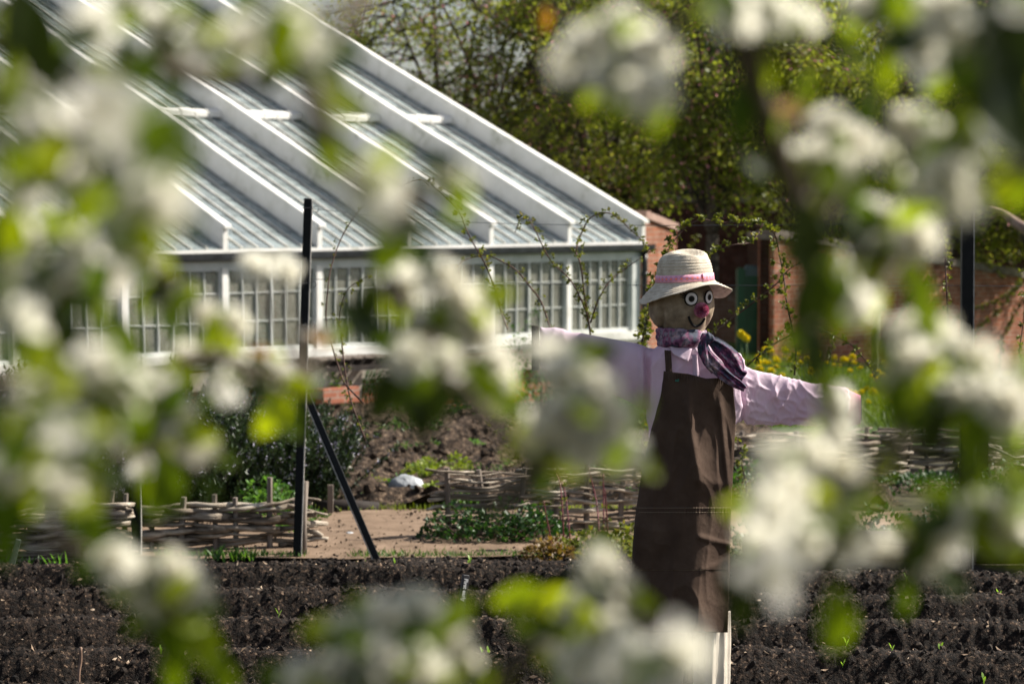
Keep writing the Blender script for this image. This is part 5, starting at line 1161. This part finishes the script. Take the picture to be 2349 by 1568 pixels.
# bare brown limb crossing at the far right
mb=MB(); pts=[P(2266,474,30),P(2300,488,30),P(2330,512,29.8),P(2375,545,29.6),P(2450,640,29.6),G(2480,900)+[0,0,-.1]]; mb.tube(curve(pts,6),[.03,.05,.07,.09,.12],8)
o=mb.build('tree_limb',M('pinkish_bark',[(.3,(.14,.09,.07)),(.7,(.30,.21,.17))],scale=12,rough=.85),None,True,org=pts[0]); tag(o,'bare pinkish brown limb arching in at the right edge','branch')
# ================================================================== PEAR BLOSSOM CLOSE TO THE LENS
PET=leafM('petal',[(.80,.78,.69),(.86,.84,.78),(.88,.87,.82)],.60,20,.6,(.3,.7),1.0)
for n_ in PET.node_tree.nodes:
    if n_.type=='VECT_MATH': n_.inputs[1].default_value=(1,1,.92)
CEN=M('flower_centre',[(.4,(.35,.42,.06)),(.6,(.55,.55,.12))],scale=200,rough=.8); ANT=M('anther',[(.16,.035,.04)],rough=.8)
PLF=leafM('pear_leaf',[(.035,.065,.003),(.10,.155,.004),(.20,.27,.006),(.31,.37,.008)],.50,9,.4,(.2,.75),1.85,True); TWG=M('pear_twig',[(.3,(.035,.028,.018)),(.7,(.10,.08,.05))],scale=60,rough=.8)
PLD=leafM('pear_leaf_dark',[(.020,.036,.002),(.04,.065,.004)],.18,9,.4); PLO=leafM('pear_leaf_orange',[(.45,.20,.02),(.55,.28,.04)],.5,9,.5); PLP=leafM('pear_leaf_pink',[(.60,.33,.24),(.68,.45,.34)],.4,9,.5)
def flower_mesh():
    V=[];F=[];mi=[]
    for q in range(5):
        a=2*math.pi*q/5; ca,sa=math.cos(a),math.sin(a); k=len(V)
        for t,w in ((.10,.05),(.3,.22),(.55,.36),(.8,.34),(.95,.20),(1.0,.06)):
            for s in (-1,-.4,.4,1):
                x=t; y=s*w; z=.30*t*t-.05+.10*abs(s)*w*2+.02*math.sin(7*q+5*t); V.append((x*ca-y*sa,x*sa+y*ca,z))
        for i in range(5):
            for j in range(3): F.append((k+i*4+j,k+i*4+j+1,k+i*4+j+5,k+i*4+j+4)); mi.append(0)
    k=len(V)
    for i in range(8):
        a=2*math.pi*i/8; V+=[(.15*math.cos(a),.15*math.sin(a),-.04),(.10*math.cos(a),.10*math.sin(a),.08)]
    V.append((0,0,.11))
    for i in range(8): a=k+2*i;b=k+2*((i+1)%8); F+= [(a,b,b+1,a+1),(a+1,b+1,k+16)]; mi+=[1,1]
    for i in range(12):
        a=2*math.pi*i/12+.2; r=.26+.06*(i%3); c=np.array([r*math.cos(a),r*math.sin(a),.26]); b=np.array([.1*math.cos(a),.1*math.sin(a),.05]); w=np.array([-math.sin(a),math.cos(a),0])*.012; k=len(V)
        V+=[tuple(b-w),tuple(b+w),tuple(c+w),tuple(c-w)]; F.append((k,k+1,k+2,k+3)); mi.append(0); k=len(V); w*=2.6; u_=np.array([0,0,.05])
        V+=[tuple(c-w-u_),tuple(c+w-u_),tuple(c+w+u_),tuple(c-w+u_)]; F.append((k,k+1,k+2,k+3)); mi.append(2)
    return mesh('flower',np.array(V)*.0145,F,[PET,CEN,ANT],True,mi)
FLM=flower_mesh()
def leaf_mesh(mat):
    V=[];F=[]; n=9
    for i in range(n):
        t=i/(n-1); w=.30*math.sin(math.pi*min(1,t*.93+.03))**.8*(1-.25*t)+.004
        for s in (-1,-.5,0,.5,1): V.append((s*w,t,-.22*t*t+.16*abs(s)*w*1.6+.015*math.sin(9*t)*s))
    for i in range(n-1):
        for j in range(4): k=i*5+j; F.append((k,k+1,k+6,k+5))
    k=len(V); V+=[(-.012,-.35,0),(.012,-.35,0),(.012,.02,-.01),(-.012,.02,-.01)]; F.append((k,k+1,k+2,k+3))
    return mesh('leaf',np.array(V)*.05,F,[mat],True)
LFM={'g':leaf_mesh(PLF),'d':leaf_mesh(PLD),'o':leaf_mesh(PLO),'p':leaf_mesh(PLP)}
def pix_leaf(T,px,py,D,L,ang,kind='g',tilt=0.0,roll=0.4):
    """a leaf whose middle hangs at the given place; L px long, ang = direction of the tip (deg, 0 right, 90 up)"""
    c=P(px,py,D); s=L/FX*D/.05; a=R_(ang); f=np.array([math.cos(a),tilt,math.sin(a)]); f/=np.linalg.norm(f); up=np.array([0.,-1.,0.])+np.array([math.sin(roll)*.6,0,.3]); z=up-f*np.dot(up,f); z/=np.linalg.norm(z); x=np.cross(f,z)
    m=Matrix(((x[0],f[0],z[0]),(x[1],f[1],z[1]),(x[2],f[2],z[2]))).to_4x4()
    b=c-f*.5*s*.05; o=bpy.data.objects.new('leaf',LFM[kind]); COL.objects.link(o); o.parent=T; o.matrix_local=Matrix.Translation(Vector((b-ORG[T.name]).tolist()))@m@Matrix.Scale(s,4); return b
def cluster(T,mb,px,py,r,D,n,rg,leaves=3,squash=1.0):
    c=P(px,py,D); R=r/FX*D; hub=c-np.array([0,-.2,1.])*R*.55
    n=max(2,int(n*(.40 if px<420 and py<1150 else .72))); leaves=leaves+(1 if rg.random()<.3 else 0)
    for k in range(n):
        d=rg.normal(size=3); d[1]-=.35; d[2]+=.35; d/=np.linalg.norm(d); p=c+d*np.array([1,.9,.85*squash])*max(.005,R-.019)*rg.uniform(.3,1.0)**.6
        z=d+rg.normal(0,.35,3); z/=np.linalg.norm(z); x=np.cross(z,rg.normal(size=3)); x/=np.linalg.norm(x); y=np.cross(z,x); s=rg.uniform(.8,1.12)
        o=bpy.data.objects.new('flower',FLM); COL.objects.link(o); o.parent=T
        o.matrix_local=Matrix.Translation(Vector((p-ORG[T.name]).tolist()))@Matrix(((x[0],y[0],z[0]),(x[1],y[1],z[1]),(x[2],y[2],z[2]))).to_4x4()@Matrix.Scale(s,4)
        mb.tube([hub,(hub+p)/2-z*.004,p-z*.001],[.0011,.0009],4)
    for k in range(leaves):
        a=rg.uniform(0,360); q=P(px+r*.9*math.cos(R_(a)),py-r*.8*math.sin(R_(a)),D+rg.uniform(-.01,.02)); 
        pix_leaf(T,px+r*.85*math.cos(R_(a)),py-r*.75*math.sin(R_(a)),D+rg.uniform(-.01,.03),rg.uniform(85,135)*1.5/D,a+rg.uniform(-35,35),'g',rg.uniform(-.5,.5),rg.uniform(-1,1)); mb.tube([hub,q],[.0011,.0008],4)
    return hub
def branch(label,stem,clusters,leaves,seed,r=.005):
    rg=np.random.default_rng(seed); pts=[P(*s) for s in stem]; T=thing('pear_branch',pts[0],label,'blossom branch','blossoming pear branches close to the camera'); mb=MB(); cv=curve(pts,8)
    mb.tube(cv,[r,r*.8,r*.55],8)
    for q in range(int(len(cv)*.30)):
        c_=cv[rg.integers(2,len(cv)-1)]; D_=c_[1]; qx,qy=[float(t_[0]) for t_ in topx(c_[None])]; a_=rg.uniform(0,360); k_=rg.uniform(30,75)
        b_=pix_leaf(T,qx+k_*math.cos(R_(a_)),qy-k_*math.sin(R_(a_)),D_+rg.uniform(-.03,.04),rg.uniform(60,115)*1.45/D_,a_+rg.uniform(-40,40),'g' if rg.random()<.75 else 'd',rg.uniform(-.6,.6),rg.uniform(-1,1)); mb.tube([c_,(c_+b_)/2+[0,0,-.002],b_],[.0013,.0008],4)
    for c in clusters:
        px,py,rr,D,n=c[:5]; hub=cluster(T,mb,px,py,rr,D,n,rg,c[5] if len(c)>5 else 2); j=np.argmin(np.linalg.norm(cv-hub,axis=1)); mb.tube(curve([cv[j],(cv[j]+hub)/2+[0,0,-.004],hub],4),[r*.5,.0016],6)
    for l in leaves:
        b=pix_leaf(T,*l[:3],*l[3:]); j=np.argmin(np.linalg.norm(cv-b,axis=1)); mb.tube([cv[j],(cv[j]+b)/2+[0,0,-.003],b],[.0016,.0009],5)
    mb.build('twig',TWG,T); return T
branch('blurred blossom branch across the top left corner with one big dark leaf',[(-80,60,1.35),(120,170,1.4),(330,150,1.42),(520,185,1.45),(700,140,1.45),(900,-60,1.4)],
  [(375,55,60,1.5,10),(300,-5,60,1.5,7),(470,120,45,1.5,5),(215,60,50,1.3,5,3),(570,90,60,1.15,6),(655,35,60,1.1,6),(700,110,50,1.2,4),(30,215,60,1.2,6)],
  [(85,110,.88,250,-70,'d',.2),(70,90,1.2,260,-80,'d',.3),(130,170,1.3,180,-50,'d'),(395,190,1.5,80,-75,'g'),(460,150,1.55,75,-60,'g'),(712,165,1.5,90,-85,'g'),(480,55,1.3,110,-30,'d'),(620,170,1.4,110,-110,'d'),(15,50,1.3,120,100,'g'),(690,70,1.2,140,90,'d'),(290,130,1.5,80,-80,'g'),(240,160,1.4,100,-20,'g'),(560,20,1.3,100,60,'g')],1)
branch('pale hazy blossom branch down the upper left side in front of the roof',[(-60,190,1.1),(120,300,1.05),(260,380,1.02),(360,440,1.0),(430,520,1.05)],
  [(110,290,95,1.05,12),(230,255,100,1.0,12),(310,330,75,1.0,7),(370,440,75,.98,8),(60,420,60,1.2,5,3),(190,420,80,1.1,9),(330,490,60,1.0,6)],
  [(60,450,1.3,120,-60,'g'),(190,470,1.15,140,-30,'g'),(20,520,1.2,150,-90,'g'),(255,480,1.1,170,-20,'d'),(110,370,1.1,160,-120,'d')],2)
branch('bright blossom branch at the left in front of the gutter',[(-60,720,1.5),(90,640,1.5),(220,560,1.55),(330,620,1.6),(420,650,1.6)],
  [(150,500,34,2.3,6,1),(75,550,80,1.35,10),(180,570,80,1.3,10),(290,540,60,1.6,10),(335,590,62,1.65,12,1),(260,640,50,1.5,8),(130,650,70,1.3,8),(20,620,60,1.3,6),(385,680,38,1.75,4),(40,740,60,1.2,5)],
  [(210,590,1.4,200,-80,'d'),(395,735,1.6,90,-40,'g'),(415,690,1.7,80,70,'g'),(120,740,1.4,170,-30,'d'),(10,560,1.3,220,80,'g'),(280,780,1.4,150,-45,'g'),(60,790,1.3,140,200,'g'),(170,690,1.3,120,20,'g')],3)
branch('long blossom spray reaching right across the left pole',[(-80,900,1.4),(120,850,1.5),(330,850,1.65),(480,810,1.7),(600,850,1.75),(700,880,1.8)],
  [(465,735,48,1.8,8,1),(530,745,45,1.8,7,1),(585,610,30,2.0,4,0),(650,620,32,2.0,5,0),(430,830,40,1.7,5,1),(360,870,35,1.6,4,1),(560,840,42,1.75,6),(620,860,40,1.8,6),(683,880,30,1.85,4,1),(230,850,80,1.2,10),(300,880,65,1.2,7),(520,880,35,1.6,4),(740,770,34,2.0,3,0)],
  [(655,950,1.7,130,-50,'g'),(625,955,1.7,120,230,'g'),(345,905,1.7,80,-60,'g'),(200,930,1.3,240,-60,'d'),(140,830,1.3,200,-120,'d'),(410,790,1.7,70,60,'g'),(600,900,1.7,80,-20,'d'),(735,775,1.9,55,-20,'o'),(590,810,1.8,60,20,'o'),(330,940,1.4,200,-95,'d')],4)
branch('pale green blossom branch at the left edge below the middle',[(-80,1010,1.3),(60,1020,1.3),(160,1080,1.3),(260,1150,1.3)],
  [(50,960,60,1.35,8),(75,1050,85,1.25,10),(15,1090,70,1.2,7),(160,1000,70,1.15,7),(120,1120,60,1.2,5),(95,890,60,1.2,5)],
  [(165,1120,1.5,150,-55,'g'),(200,1195,1.5,150,-60,'g'),(15,1170,1.3,190,-90,'g'),(60,1150,1.3,120,-120,'g'),(10,1250,1.35,120,-90,'g')],5)
branch('blossom branch left of centre with a bright cluster above the hazel fence',[(150,950,1.6),(290,1000,1.6),(380,1050,1.6),(500,1040,1.65)],
  [(300,965,55,1.6,8,1),(400,965,65,1.6,11),(440,1030,62,1.6,11,1),(350,1000,50,1.6,7),(320,1085,28,1.9,3,0),(230,1000,50,1.4,5)],
  [(385,1110,1.55,150,-75,'g'),(505,1045,1.7,80,-25,'g'),(360,1150,1.55,100,-100,'g'),(330,1120,1.7,80,-85,'g')],6)
branch('lower left blossom cluster with yellow green leaves hanging over the soil',[(120,1240,1.5),(250,1290,1.5),(340,1360,1.5),(400,1400,1.5)],
  [(305,1320,75,1.5,13,1),(400,1320,80,1.5,15,0),(440,1360,60,1.5,10),(350,1365,70,1.5,9),(270,1290,50,1.45,5)],
  [(395,1465,1.5,150,-80,'g'),(470,1480,1.5,150,-60,'g'),(400,1530,1.5,130,-95,'g'),(510,1545,1.5,120,-60,'g'),(445,1420,1.5,110,-85,'g'),(350,1420,1.5,110,-110,'d')],7)
branch('large bright blossom cluster in the centre before the glasshouse windows',[(1250,1080,1.5),(1120,960,1.55),(1040,860,1.55),(960,740,1.6),(900,640,1.65)],
  [(1060,690,80,1.6,16),(1010,640,60,1.6,11),(940,650,52,1.65,8),(1090,760,75,1.6,14),(1130,830,52,1.65,9),(980,760,70,1.6,11),(1020,840,70,1.55,10),(940,820,55,1.5,7),(900,610,36,1.7,5),(1150,870,30,1.8,3)],
  [(945,920,1.5,150,-80,'g'),(880,905,1.5,150,-110,'d'),(830,740,1.6,150,130,'d'),(845,700,1.6,120,-100,'d'),(1130,905,1.6,130,-40,'g'),(1085,900,1.55,110,-60,'g'),(990,740,1.6,100,20,'g'),(905,560,1.4,150,60,'g'),(1000,930,1.5,140,-120,'d'),(965,960,1.5,120,-70,'d'),(1180,930,1.6,90,-30,'g')],8)
branch('faint tan blossom sprig over the glasshouse roof at centre',[(700,180,1.1),(740,300,1.1),(790,400,1.15),(900,440,1.2),(1040,430,1.2)],
  [(1045,430,40,1.2,4,1),(840,420,45,1.15,3,1),(900,500,55,1.2,4,2)],[(905,470,1.2,100,10,'p'),(1060,450,1.25,100,-30,'g'),(740,330,1.1,140,-80,'g')],9,.006)
branch('big white blossom cluster hiding the left sleeve and apron edge',[(1120,1180,1.45),(1230,1080,1.45),(1320,960,1.45),(1330,850,1.5)],
  [(1300,860,75,1.45,13,1),(1370,900,75,1.4,13,1),(1400,970,75,1.4,14,1),(1290,960,80,1.4,15),(1340,1020,85,1.4,15,1),(1240,985,48,1.5,8),(1420,1040,45,1.5,7),(1260,820,50,1.5,5)],
  [(1240,1085,1.55,120,-80,'g'),(1225,1060,1.55,90,-110,'d'),(1345,945,1.35,80,-30,'g')],10)
branch('white blossom cluster low over the scarecrow apron hem',[(1120,1600,1.5),(1220,1480,1.5),(1330,1400,1.5),(1400,1300,1.5)],
  [(1370,1310,70,1.5,12,1),(1410,1370,55,1.45,9,1),(1330,1400,75,1.45,12),(1270,1450,50,1.5,6),(1390,1460,65,1.4,7),(1330,1520,65,1.4,6),(1440,1500,40,1.3,4,0),(1550,1490,70,1.05,5,1),(1420,1555,60,1.3,5)],
  [(1190,1370,1.55,130,190,'g'),(1225,1385,1.55,110,150,'g'),(1290,1365,1.5,150,20,'d'),(1250,1490,1.5,110,-60,'g'),(1290,1540,1.5,120,-90,'g')],11)
branch('broad white blossom cluster along the bottom edge over the soil',[(720,1640,1.4),(850,1560,1.4),(960,1500,1.4),(1080,1560,1.4)],
  [(800,1460,70,1.4,12,1),(880,1420,65,1.4,11,1),(960,1410,62,1.4,11,1),(1020,1460,70,1.4,12,1),(1050,1510,48,1.45,7),(880,1510,75,1.35,10),(960,1530,70,1.35,9),(770,1530,60,1.35,8),(700,1560,50,1.35,5),(840,1575,60,1.35,5)],
  [(1080,1550,1.4,90,-30,'g'),(925,1480,1.4,90,-20,'g')],12)
branch('greyish white blossom cluster at the top right of centre over the apple trees',[(1700,-60,1.35),(1600,20,1.35),(1480,110,1.35),(1400,170,1.35)],
  [(1430,75,68,1.4,12,0),(1490,120,70,1.35,12,1),(1340,110,60,1.4,9,0),(1310,150,45,1.45,5,0),(1395,170,55,1.35,7,1),(1490,215,62,1.3,8,1),(1420,205,30,1.5,3,0)],
  [(1250,42,2.0,60,-85,'o'),(1310,205,1.45,75,0,'d'),(1510,270,1.3,90,-100,'g'),(1370,220,1.4,90,-150,'g')],13)
branch('dark blossom stem coming down the right side behind the white clusters',[(1690,-60,1.4),(1710,120,1.4),(1770,300,1.42),(1820,440,1.45),(1860,600,1.48),(1872,760,1.48),(1888,900,1.5)],
  [(1760,30,62,1.35,9),(1830,60,55,1.4,7),(1690,30,50,1.3,5),(1900,290,60,1.5,9,1),(1960,335,62,1.55,12,1),(1870,370,50,1.45,6),(1920,400,40,1.5,4),(1908,925,15,1.65,1,0),(1918,985,15,1.65,1,0)],
  [(1835,235,1.45,85,60,'p'),(1800,255,1.5,80,190,'p'),(1970,415,1.5,115,-25,'g'),(1880,460,1.5,110,-85,'g'),(1730,385,1.5,80,-70,'g'),(1850,200,1.4,100,70,'g'),(1740,180,1.4,140,-95,'g'),(1860,700,1.45,210,-88,'d',.2),(1850,560,1.45,200,-80,'d',.2),(1870,820,1.4,150,-80,'d'),(1700,260,1.4,140,-80,'g')],14,.0085)
branch('blossom branch along the top right corner in deep shade',[(1980,-70,1.3),(2100,60,1.3),(2240,110,1.3),(2420,130,1.3)],
  [(1990,20,60,1.35,7),(2070,20,55,1.35,6),(2170,35,65,1.25,8),(2230,70,55,1.25,6),(2135,170,25,1.8,3,0),(2120,130,45,1.5,5,0),(2330,30,50,1.2,4,1)],
  [(1915,100,1.35,110,150,'d'),(1960,130,1.4,100,-40,'g'),(2190,150,1.4,130,-70,'g'),(2160,190,1.5,80,-150,'g'),(2290,60,1.2,220,-30,'d'),(2310,180,1.2,240,-70,'d'),(2250,220,1.3,190,-120,'d'),(2340,130,1.2,220,-100,'d'),(2060,90,1.4,110,200,'d'),(2030,160,1.45,110,-90,'g'),(2330,280,1.2,220,-60,'d')],15)
branch('soft white blossom clusters at upper right left of the thick pole',[(2420,330,1.3),(2300,420,1.35),(2200,420,1.35),(2100,330,1.4)],
  [(2090,300,65,1.45,12,1),(2150,330,68,1.4,11,1),(2060,360,45,1.5,6),(2170,410,65,1.3,9,1),(2200,470,55,1.3,7,0),(2130,440,50,1.35,6),(2225,340,50,1.3,5)],
  [(2310,310,1.25,170,-30,'d'),(2270,270,1.3,160,-150,'d'),(1995,240,1.5,95,-70,'g')],16)
branch('brightest white blossom cluster in front of the brick wall coping',[(1880,700,1.55),(1930,620,1.55),(2000,560,1.55),(2090,560,1.5)],
  [(1990,500,50,1.6,10,1),(2050,520,70,1.55,15,0),(2100,550,52,1.5,10,0),(2010,560,50,1.55,8,1),(2010,660,38,1.6,4,1),(1955,620,45,1.5,4),(1960,690,38,1.4,3)],
  [(1905,595,1.6,100,-20,'g'),(2085,620,1.5,130,-50,'g'),(2110,680,1.5,130,-75,'g'),(1930,700,1.5,130,200,'d'),(1990,620,1.5,110,-110,'d')],17)
branch('wide white blossom cluster at the right in front of the brick wall',[(2440,1030,1.4),(2330,930,1.4),(2220,850,1.42),(2110,830,1.45)],
  [(2090,770,60,1.5,12,1),(2150,770,60,1.5,12,0),(2110,830,60,1.45,9),(2180,820,60,1.45,10,0),(2240,830,55,1.45,10,0),(2240,910,62,1.4,10),(2310,930,72,1.35,14,0),(2340,880,52,1.4,8),(2060,850,48,1.5,5),(2190,900,50,1.4,5)],
  [(2040,800,1.5,110,130,'g'),(2170,930,1.4,150,-100,'g'),(2230,1000,1.35,150,-80,'g'),(2090,910,1.45,130,-150,'g'),(2060,930,1.45,140,-80,'g'),(2220,1080,1.4,160,-85,'d'),(2300,1000,1.35,130,-30,'g'),(2020,890,1.5,90,-120,'g'),(2140,990,1.4,140,-95,'d')],18)
branch('huge white blossom cluster beside the right edge of the apron',[(2080,1010,1.35),(1980,1100,1.35),(1880,1130,1.35),(1800,1240,1.35)],
  [(1780,1065,66,1.35,13,0),(1850,1060,62,1.35,13,0),(1915,1085,60,1.35,11,0),(1800,1130,75,1.3,13,1),(1890,1140,72,1.35,11),(1760,1180,58,1.2,7),(1910,1220,55,1.4,9,0),(1950,1250,48,1.4,7,0),(1830,1230,50,1.25,6),(1740,1250,45,1.15,4,0),(1770,1320,55,1.1,4,0)],
  [(1705,1330,1.3,190,-100,'d',.2),(1735,1290,1.3,140,-80,'d'),(1960,1110,1.4,100,-30,'g'),(1920,1430,1.35,170,-85,'g',.1),(1935,1160,1.4,90,-60,'g'),(2070,1000,1.45,100,-70,'d'),(2110,960,1.45,110,40,'g'),(2030,1060,1.4,110,-120,'g'),(1700,1390,1.3,130,-95,'d')],19)
branch('scattered round blossoms at the lower right over the dark plants',[(2460,1190,1.4),(2300,1190,1.42),(2180,1180,1.45),(2080,1240,1.45)],
  [(2072,1205,26,1.5,3,0),(2008,1240,32,1.45,5,0),(2120,1270,32,1.45,4,0),(2110,1230,28,1.5,3,0),(2165,1250,26,1.45,3,0),(2210,1185,36,1.45,4,1),(2300,1170,50,1.4,7,1),(2340,1200,42,1.4,6,0),(2280,1210,32,1.4,4,1),(2245,1180,30,1.4,3)],
  [(2075,1375,1.5,90,-85,'g'),(2270,1250,1.4,110,-30,'g'),(2320,1120,1.4,120,30,'g'),(2340,1090,1.4,110,-30,'g'),(2240,1110,1.4,120,60,'g'),(2180,1320,1.45,120,-40,'d'),(2100,1310,1.45,110,-80,'d'),(2160,1140,1.4,110,160,'g'),(2330,1250,1.4,110,-70,'g'),(2140,1200,1.4,120,180,'d')],20)
# ================================================================== LIGHT, SKY, CAMERA
AZ=R_(16); EL=R_(41)
sd=Vector((math.cos(AZ)*math.cos(EL),math.sin(AZ)*math.cos(EL),math.sin(EL)))
w=bpy.data.worlds.new("World"); SC.world=w; w.use_nodes=True; nt=w.node_tree; bgn=nt.nodes['Background']; sk=nt.nodes.new('ShaderNodeTexSky'); sk.sky_type='NISHITA'; sk.sun_disc=False
sk.sun_elevation=EL; sk.sun_rotation=math.pi/2-AZ; sk.air_density=1.0; sk.dust_density=2.0; sk.ozone_density=1.0; sk.altitude=0
hs=nt.nodes.new('ShaderNodeHueSaturation'); hs.inputs['Saturation'].default_value=.68; nt.links.new(sk.outputs[0],hs.inputs['Color']); nt.links.new(hs.outputs[0],bgn.inputs[0]); bgn.inputs[1].default_value=.07
L=bpy.data.lights.new('sun','SUN'); L.energy=5.0; L.angle=R_(.5); L.color=(1,.93,.82); lo=bpy.data.objects.new('sun',L); COL.objects.link(lo); lo.rotation_euler=sd.to_track_quat('Z','Y').to_euler()
cam=bpy.data.cameras.new('camera'); co=bpy.data.objects.new('camera',cam); COL.objects.link(co); co.location=(0,0,CAMZ); co.rotation_euler=(math.pi/2-PIT,0,0)
cam.sensor_width=36; cam.lens=36*FX/2348; cam.clip_start=.05; cam.clip_end=2000
cam.dof.use_dof=True; cam.dof.focus_distance=8.85; cam.dof.aperture_fstop=4.6; cam.dof.aperture_blades=0
SC.camera=co
SC.view_settings.view_transform='Standard'; SC.view_settings.look='None'; SC.view_settings.exposure=.92; SC.view_settings.gamma=1
SC.cycles.use_denoising=True; SC.cycles.max_bounces=8; SC.cycles.transparent_max_bounces=24; SC.cycles.caustics_reflective=False; SC.cycles.caustics_refractive=False; SC.cycles.sample_clamp_indirect=6
